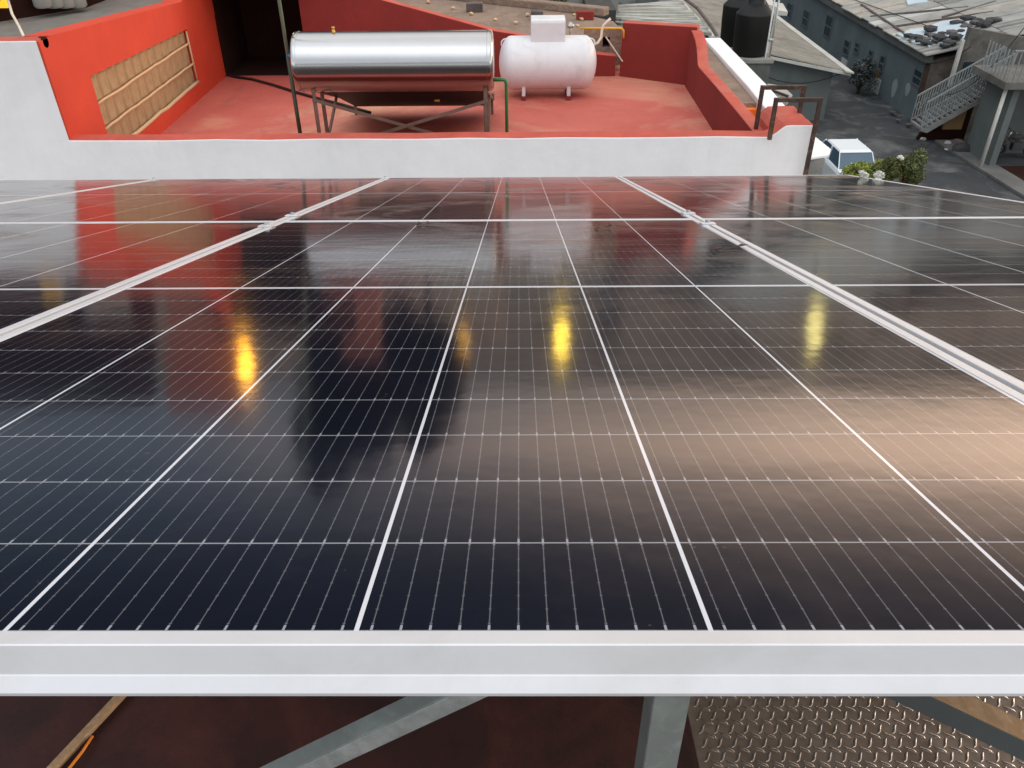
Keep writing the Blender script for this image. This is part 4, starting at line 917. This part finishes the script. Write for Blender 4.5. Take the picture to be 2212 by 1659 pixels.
g=MB(); q=at(2049,502*.6064+18,Z=.05); g.blob((q.x,q.y,.05),.2,.12,.04,seed=4); tag(g.build('litter_scrap','doorw'),'white scrap of litter on the dark street','litter')
# kerb
k0=at(2033,318,Z=0); k1=at(2117,371,Z=0); dk=k1-k0
g=MB(); g.prism([k0-dk*.2,k1+dk*3,k1+dk*3+Vector((.9,0,0)),k0-dk*.2+Vector((.9,0,0))],(0,0,.13)); tag(g.build('pavement','kerb',bevel=.02),kind='structure')
Hp=[k1+Vector((.35,.3,0)),k1+dk*3+Vector((.95,0,0)),k1+dk*3+Vector((9,0,0)),k1+Vector((9,.3,0))]
g=MB(); g.prism(Hp,(0,0,.118)); g.build('porch_floor','shed',Hs)  # porch shade is painted into this near-black floor
# motorcycle at right edge
mp=at(2185,345,Z=0)
M_=empty('motorcycle',(mp.x,mp.y,.13),'dark parked motorcycle in the shade at the right edge','motorcycle')
mx,my=mp.x,mp.y
for dx in (-.65,.65):
    g=MB(); g.lathe([(-.06,.2),(-.06,.28),(0,.31),(.06,.28),(.06,.2),(-.06,.2)],(mx+dx,my,.44),'y',24); g.tube([(mx+dx,my-.03,.44-.24),(mx+dx,my-.03,.44+.24)],.015); g.tube([(mx+dx-.24,my-.03,.44),(mx+dx+.24,my-.03,.44)],.015); g.build('wheel','tyre',M_)
g=MB(); g.blob((mx-.1,my,.95),.28,.13,.13,jit=.03,seed=2); g.build('fuel_tank','junk',M_)
g=MB(); g.blob((mx+.4,my,.93),.36,.13,.07,jit=.03,seed=2); g.build('seat','tyre',M_)
g=MB(); g.tube([(mx-.65,my,.44),(mx-.42,my,1.05),(mx-.38,my,1.2)],.03); g.tube([(mx-.36,my-.35,1.22),(mx-.38,my,1.18),(mx-.36,my+.35,1.22)],.02); g.build('handlebar','chrome',M_)
g=MB(); g.tube([(mx-.4,my,.9),(mx+.1,my,.5),(mx+.65,my,.44)],.05); g.box(mx-.2,mx+.15,my-.12,my+.12,.42,.75); g.build('engine_frame','junk',M_)

# ================================================================ CAR
cz=1.46
c1=at(1788,299,Z=cz);c2=at(1853,301,Z=cz);c3=at(1886,327,Z=cz);c4=at(1813,326,Z=cz)
nearm=(c3+c4)/2; farm=(c1+c2)/2; ax=(farm-nearm); ax.z=0; ax.normalize(); sx=Vector((ax.y,-ax.x,0)); hw=(c3-c4).length/2
K=empty('parked_car',(nearm.x+ax.x*1.3,nearm.y+ax.y*1.3,0),'white parked car with a pale roof below the rusty handrails','car')
def cp(l,s_,z_): return Vector((nearm.x,nearm.y,0))+ax*l+sx*s_+Vector((0,0,z_))
def loft(g,secs,mi=0):
    """secs: list of rings (same count)"""
    n=len(secs[0]); vs=[v for s_ in secs for v in s_]; fs=[]
    for i in range(len(secs)-1):
        for j in range(n): fs.append((i*n+j,i*n+(j+1)%n,(i+1)*n+(j+1)%n,(i+1)*n+j))
    fs+= [tuple(range(n))[::-1],tuple((len(secs)-1)*n+j for j in range(n))]; g.add(vs,fs,mi)
bw=hw*1.28
g=MB(); secs=[]
for l,zt2,zb2,ww in ((-1.05,.72,.4,.88),(-1.0,.86,.3,.94),(-.55,.92,.28,1),(1.7,.92,.28,1),(2.3,.86,.28,.98),(2.75,.72,.3,.9),(2.8,.55,.38,.84)):
    w_=bw*ww; secs.append([cp(l,-w_,zb2),cp(l,w_,zb2),cp(l,w_*1.0,zt2-.12),cp(l,w_*.93,zt2),cp(l,-w_*.93,zt2),cp(l,-w_,zt2-.12)])
loft(g,secs); g.build('body','carpaint',K,bevel=.03)
g=MB(); 
loft(g,[[cp(-.42,-bw*.86,.9),cp(-.42,bw*.86,.9),cp(.0,hw*.97,cz-.06),cp(.0,-hw*.97,cz-.06)],[cp(2.1,-bw*.86,.9),cp(2.1,bw*.86,.9),cp(1.5,hw*.97,cz-.06),cp(1.5,-hw*.97,cz-.06)]]); g.build('window_glass','carglass',K)
g=MB(); loft(g,[[cp(-.03,-hw,cz-.05),cp(-.03,hw,cz-.05),cp(.04,hw*.95,cz),cp(.04,-hw*.95,cz)],[cp(.1,-hw*1.0,cz-.05),cp(.1,hw,cz-.05),cp(.1,hw*.93,cz+.02),cp(.1,-hw*.93,cz+.02)],[cp(1.35,-hw,cz-.05),cp(1.35,hw,cz-.05),cp(1.35,hw*.9,cz+.01),cp(1.35,-hw*.9,cz+.01)],[cp(1.53,-hw*.9,cz-.05),cp(1.53,hw*.9,cz-.05),cp(1.5,hw*.8,cz-.03),cp(1.5,-hw*.8,cz-.03)]]); g.build('roof','carpaint',K,bevel=.02)
for sgn in (-1,1):
    g=MB(); g.bar(cp(-.43,sgn*bw*.87,.9),cp(0,sgn*hw*.98,cz-.03),.03,.03); g.build('window_pillar','carpaint',K); g=MB(); g.bar(cp(2.1,sgn*bw*.87,.9),cp(1.5,sgn*hw*.98,cz-.04),.05,.05); g.build('window_pillar','carpaint',K); g=MB(); g.bar(cp(.75,sgn*bw*.88,.9),cp(.75,sgn*hw*.99,cz-.03),.06,.05); g.build('window_pillar','carpaint',K)
for l in (-.45,2.0):
    for sgn in (-1,1):
        g=MB(); c_=cp(l,sgn*(bw-.08),.3); a_=c_-sx*.09;b_=c_+sx*.09; g.tube([a_,b_],.3,20); wh=g.build('wheel','tyre',K)
for sgn in (-1,1):
    g=MB(); c_=cp(-1.04,sgn*bw*.7,.66); g.obox(c_,sx,ax,Vector((0,0,1)),.12,.03,.07); g.build('tail_light','rust',K)

# lean-to with toothed sheets by the corner
zl=4.6
Ls=empty('lean_to_shed',(5,16,0),'small shed with white corrugated sheets just right of the white wall','shed')
q=[at(1735,287,Z=zl),at(1757,292,Z=zl),at(1797,324,Z=zl),at(1791,335,Z=zl),at(1740,343,Z=zl)]
top_=[]
for i in range(12):
    t_=i/11; p=q[1].lerp(q[2],t_); top_.append(p+(Vector((.0,.07,0)) if i%2 else Vector((0,-.03,0))))
g=MB(); g.prism([q[0]]+top_+[q[3],q[4]],(0,0,-.05)); g.build('roof_sheets','white',Ls)
g=MB(); a=q[4]; b=q[3]; g.box(a.x-.4,b.x-.12,a.y+.15,a.y+2,0,zl-.07); g.build('wall','conc',Ls)
g=MB(); g.box(b.x-.1,b.x+.5,a.y+.6,a.y+1.6,0,2.6); g.build('gate_post','darkconc',Ls)

# plants by the panel edge
PYd=8.6
c=at(1862,360,Y=PYd); f1=at(1866,377,Y=6.2); f2=at(1898,379,Y=6.2)
bush('green_shrub','bright green bushy shrub low beside the array corner, left of the taller plant',(c.x,PYd,c.z-.01),(.26,.2,.19),5200,.036,'leaf',2,5.0,'shrub',clump=12)
c=at(1958,362,Y=8.2)
fl=at(1947,340,Y=8.0)
bush('flowering_plant','taller green plant with a white blossom and yellow tip beyond the array edge',(c.x,8.2,c.z-.03),(.22,.2,.25),5200,.036,'leafd',5,5.0,'plant',flowers=[(fl.x,8.0,fl.z,.035)],clump=12)
for k,(a_,b_) in enumerate(((1864,376),(1899,379))):
    p=at(a_,b_,Z=pan(1.97,4.2).z+.03); g=MB(); g.leaves(p,.036,.03,.022,240,.022,k,0,6)
    tag(g.build('white_blossom','flower'),['white blossom cluster touching the panel frame, left of two','white blossom cluster touching the panel frame, right of two'][k],'flower','white blossoms at the panel corner')

# street tree in front of the long house (dark shrub against wall)
p=at(1852,215,X=HX-.9); bush('street_shrub','dull grey dome shaped shrub against the wall of the long house',(HX-.95,p.y,1.0),(.85,1.15,1.15),2600,.16,'leafg',8,0,'shrub',trunk_r=.06,clump=16)

# ================================================================ FAR TOWN, TREES, LAMPS (mirrored in the glass)
g=MB(); rs=random.Random(77)
for i in range(170):
    y=rs.uniform(60,330); x=rs.uniform(-1,1)*(y*.9+15)+5
    if 10<x<30 and y<95: continue
    w_=rs.uniform(3.5,8); d_=rs.uniform(4,9); h_=rs.uniform(3,7.5)+y*.012
    g.box(x-w_,x+w_,y,y+d_,0,h_)
tag(g.build('distant_town','town'),'distant low town of brown and reddish houses','town',kind='stuff')
bush('dark_tree','tall dark tree standing behind the red house',(-5.0,24,12.0),(2.2,2,3.0),12000,.34,'leafx',31,0,'tree',trunk_r=.16,clump=16)
bush('dark_tree','second tall dark tree right of the shed behind the red house',(-2.9,25,11.6),(1.9,1.6,2.9),9000,.34,'leafx',33,0,'tree',trunk_r=.14,clump=12)
def lamp(px_,py_,Yd,base,m,r,lab):
    # placed where the mirrored streak in the glass says it stands
    n=Rt@Vector((0,0,1)); o=pan(0,0); d=ray(px_,py_).normalized(); s_=((o-CAM).dot(n))/d.dot(n); p=CAM+d*s_; rf=d-2*d.dot(n)*n
    q=p+rf*((Yd-p.y)/rf.y)
    e=empty('street_lamp',(q.x,q.y,base),lab,'street lamp','lit lamps beyond the red house')
    g=MB(); g.tube([(q.x,q.y,base),(q.x,q.y,q.z-r*2.5)],.05,8); g.build('post','junk',e)
    g=MB(); g.lathe([(q.z-r*2.6,.0001)]+[(q.z-r*2.6*math.cos(math.pi*k/10),r*math.sin(math.pi*k/10)) for k in range(1,10)]+[(q.z+r*2.6,.0001)],(q.x,q.y,0),'z',20); g.build('globe',m,e)
lamp(531,790,12.2,10.61,'lampO',.115,'roof lamp with a bright amber globe standing on the dark shed')
lamp(1212,735,29,7.6,'lampY',.27,'roof lamp with a bright yellow globe beyond the gas tank')
lamp(1760,712,52,4.0,'lampP',.44,'tall lamp with a pale yellow globe above the long house')
lamp(1000,748,29,7.6,'lampD',.22,'roof lamp with a dim amber globe beyond the water heater')
lamp(238,835,19,9.0,'lampD',.11,'roof lamp with a small dim globe beyond the orange wall')

# overhead cables of the street
def cable(lab,p,q,sag,r=.02):
    pts=[p.lerp(q,i/16)-Vector((0,0,sag*4*(i/16)*(1-i/16))) for i in range(17)]
    g=MB(); g.tube(pts,r,6); tag(g.build('overhead_cable','cable'),lab,'cable')
cable('dark cable sagging across the grey green wall of the corrugated roof house',at(1655,165,Y=38.2),at(1812,160,Y=38.2),.35)
cable('long dark cable hanging from the long house past the outdoor stairs',at(2045,205,Y=33.8),at(2212,60,Y=33.8),.6)
cable('thin dark cable along the end wall of the long house',at(1995,135,Y=38.0),at(2098,100,Y=36.3),.25)
cable('dark cable lying over the upper roof of the long house',onroof(1835,0)+Vector((0,0,.1)),onroof(2000,60)+Vector((0,0,.1)),.0)

# dry leaves on the glass
nP=Rt@Vector((0,0,1))
for k,(a_,b_,L_,lab) in enumerate(((1578,538,.05,'dark curled dry leaf on the glass right of centre, near the double seam'),(1303,493,.03,'small dark leaf on the glass just before the middle cross seam'),(920,486,.03,'tiny dark leaf on the glass left of centre before the cross seam'))):
    d=ray(a_,b_); s_=((pan(0,0)-CAM).dot(nP))/d.dot(nP); p=CAM+d*s_+nP*.001; rr=random.Random(k)
    g=MB(); u_=Vector((1,.25,0)).normalized(); v_=nP.cross(u_).normalized()
    for q in range(4):
        o=p+u_*L_*(q-1.5)*.45+v_*rr.uniform(-.3,.3)*L_; h=nP*rr.uniform(.004,.012)
        g.add([o-u_*L_*.35,o+v_*L_*.12+h,o+u_*L_*.35+nP*.003,o-v_*L_*.14+h*.4],[(0,1,2),(0,2,3)])
    tag(g.build('dry_leaf','rust'),lab,'leaf')

# loose stones and scraps along the foot of the long house
rs=random.Random(12); pr0=None
for k in range(9):
    yy=Y0+rs.uniform(-1,13); 
    if pr0 is None:
        g=MB(); g.blob((0,0,0),.16,.2,.09,jit=.3,seed=4,sub=1); o=g.build('kerb_stone','junk2'); pr0=o
    else: o=pr0.copy(); COL.objects.link(o)
    o.location=(HX-.35-rs.uniform(0,.5),yy,.06); o.rotation_euler=(0,0,rs.uniform(0,6)); f_=rs.uniform(.35,.95); o.scale=(f_,f_,f_)
    tag(o,'dull stone lying at the foot of the long house wall','stone','stones along the foot of the long house')
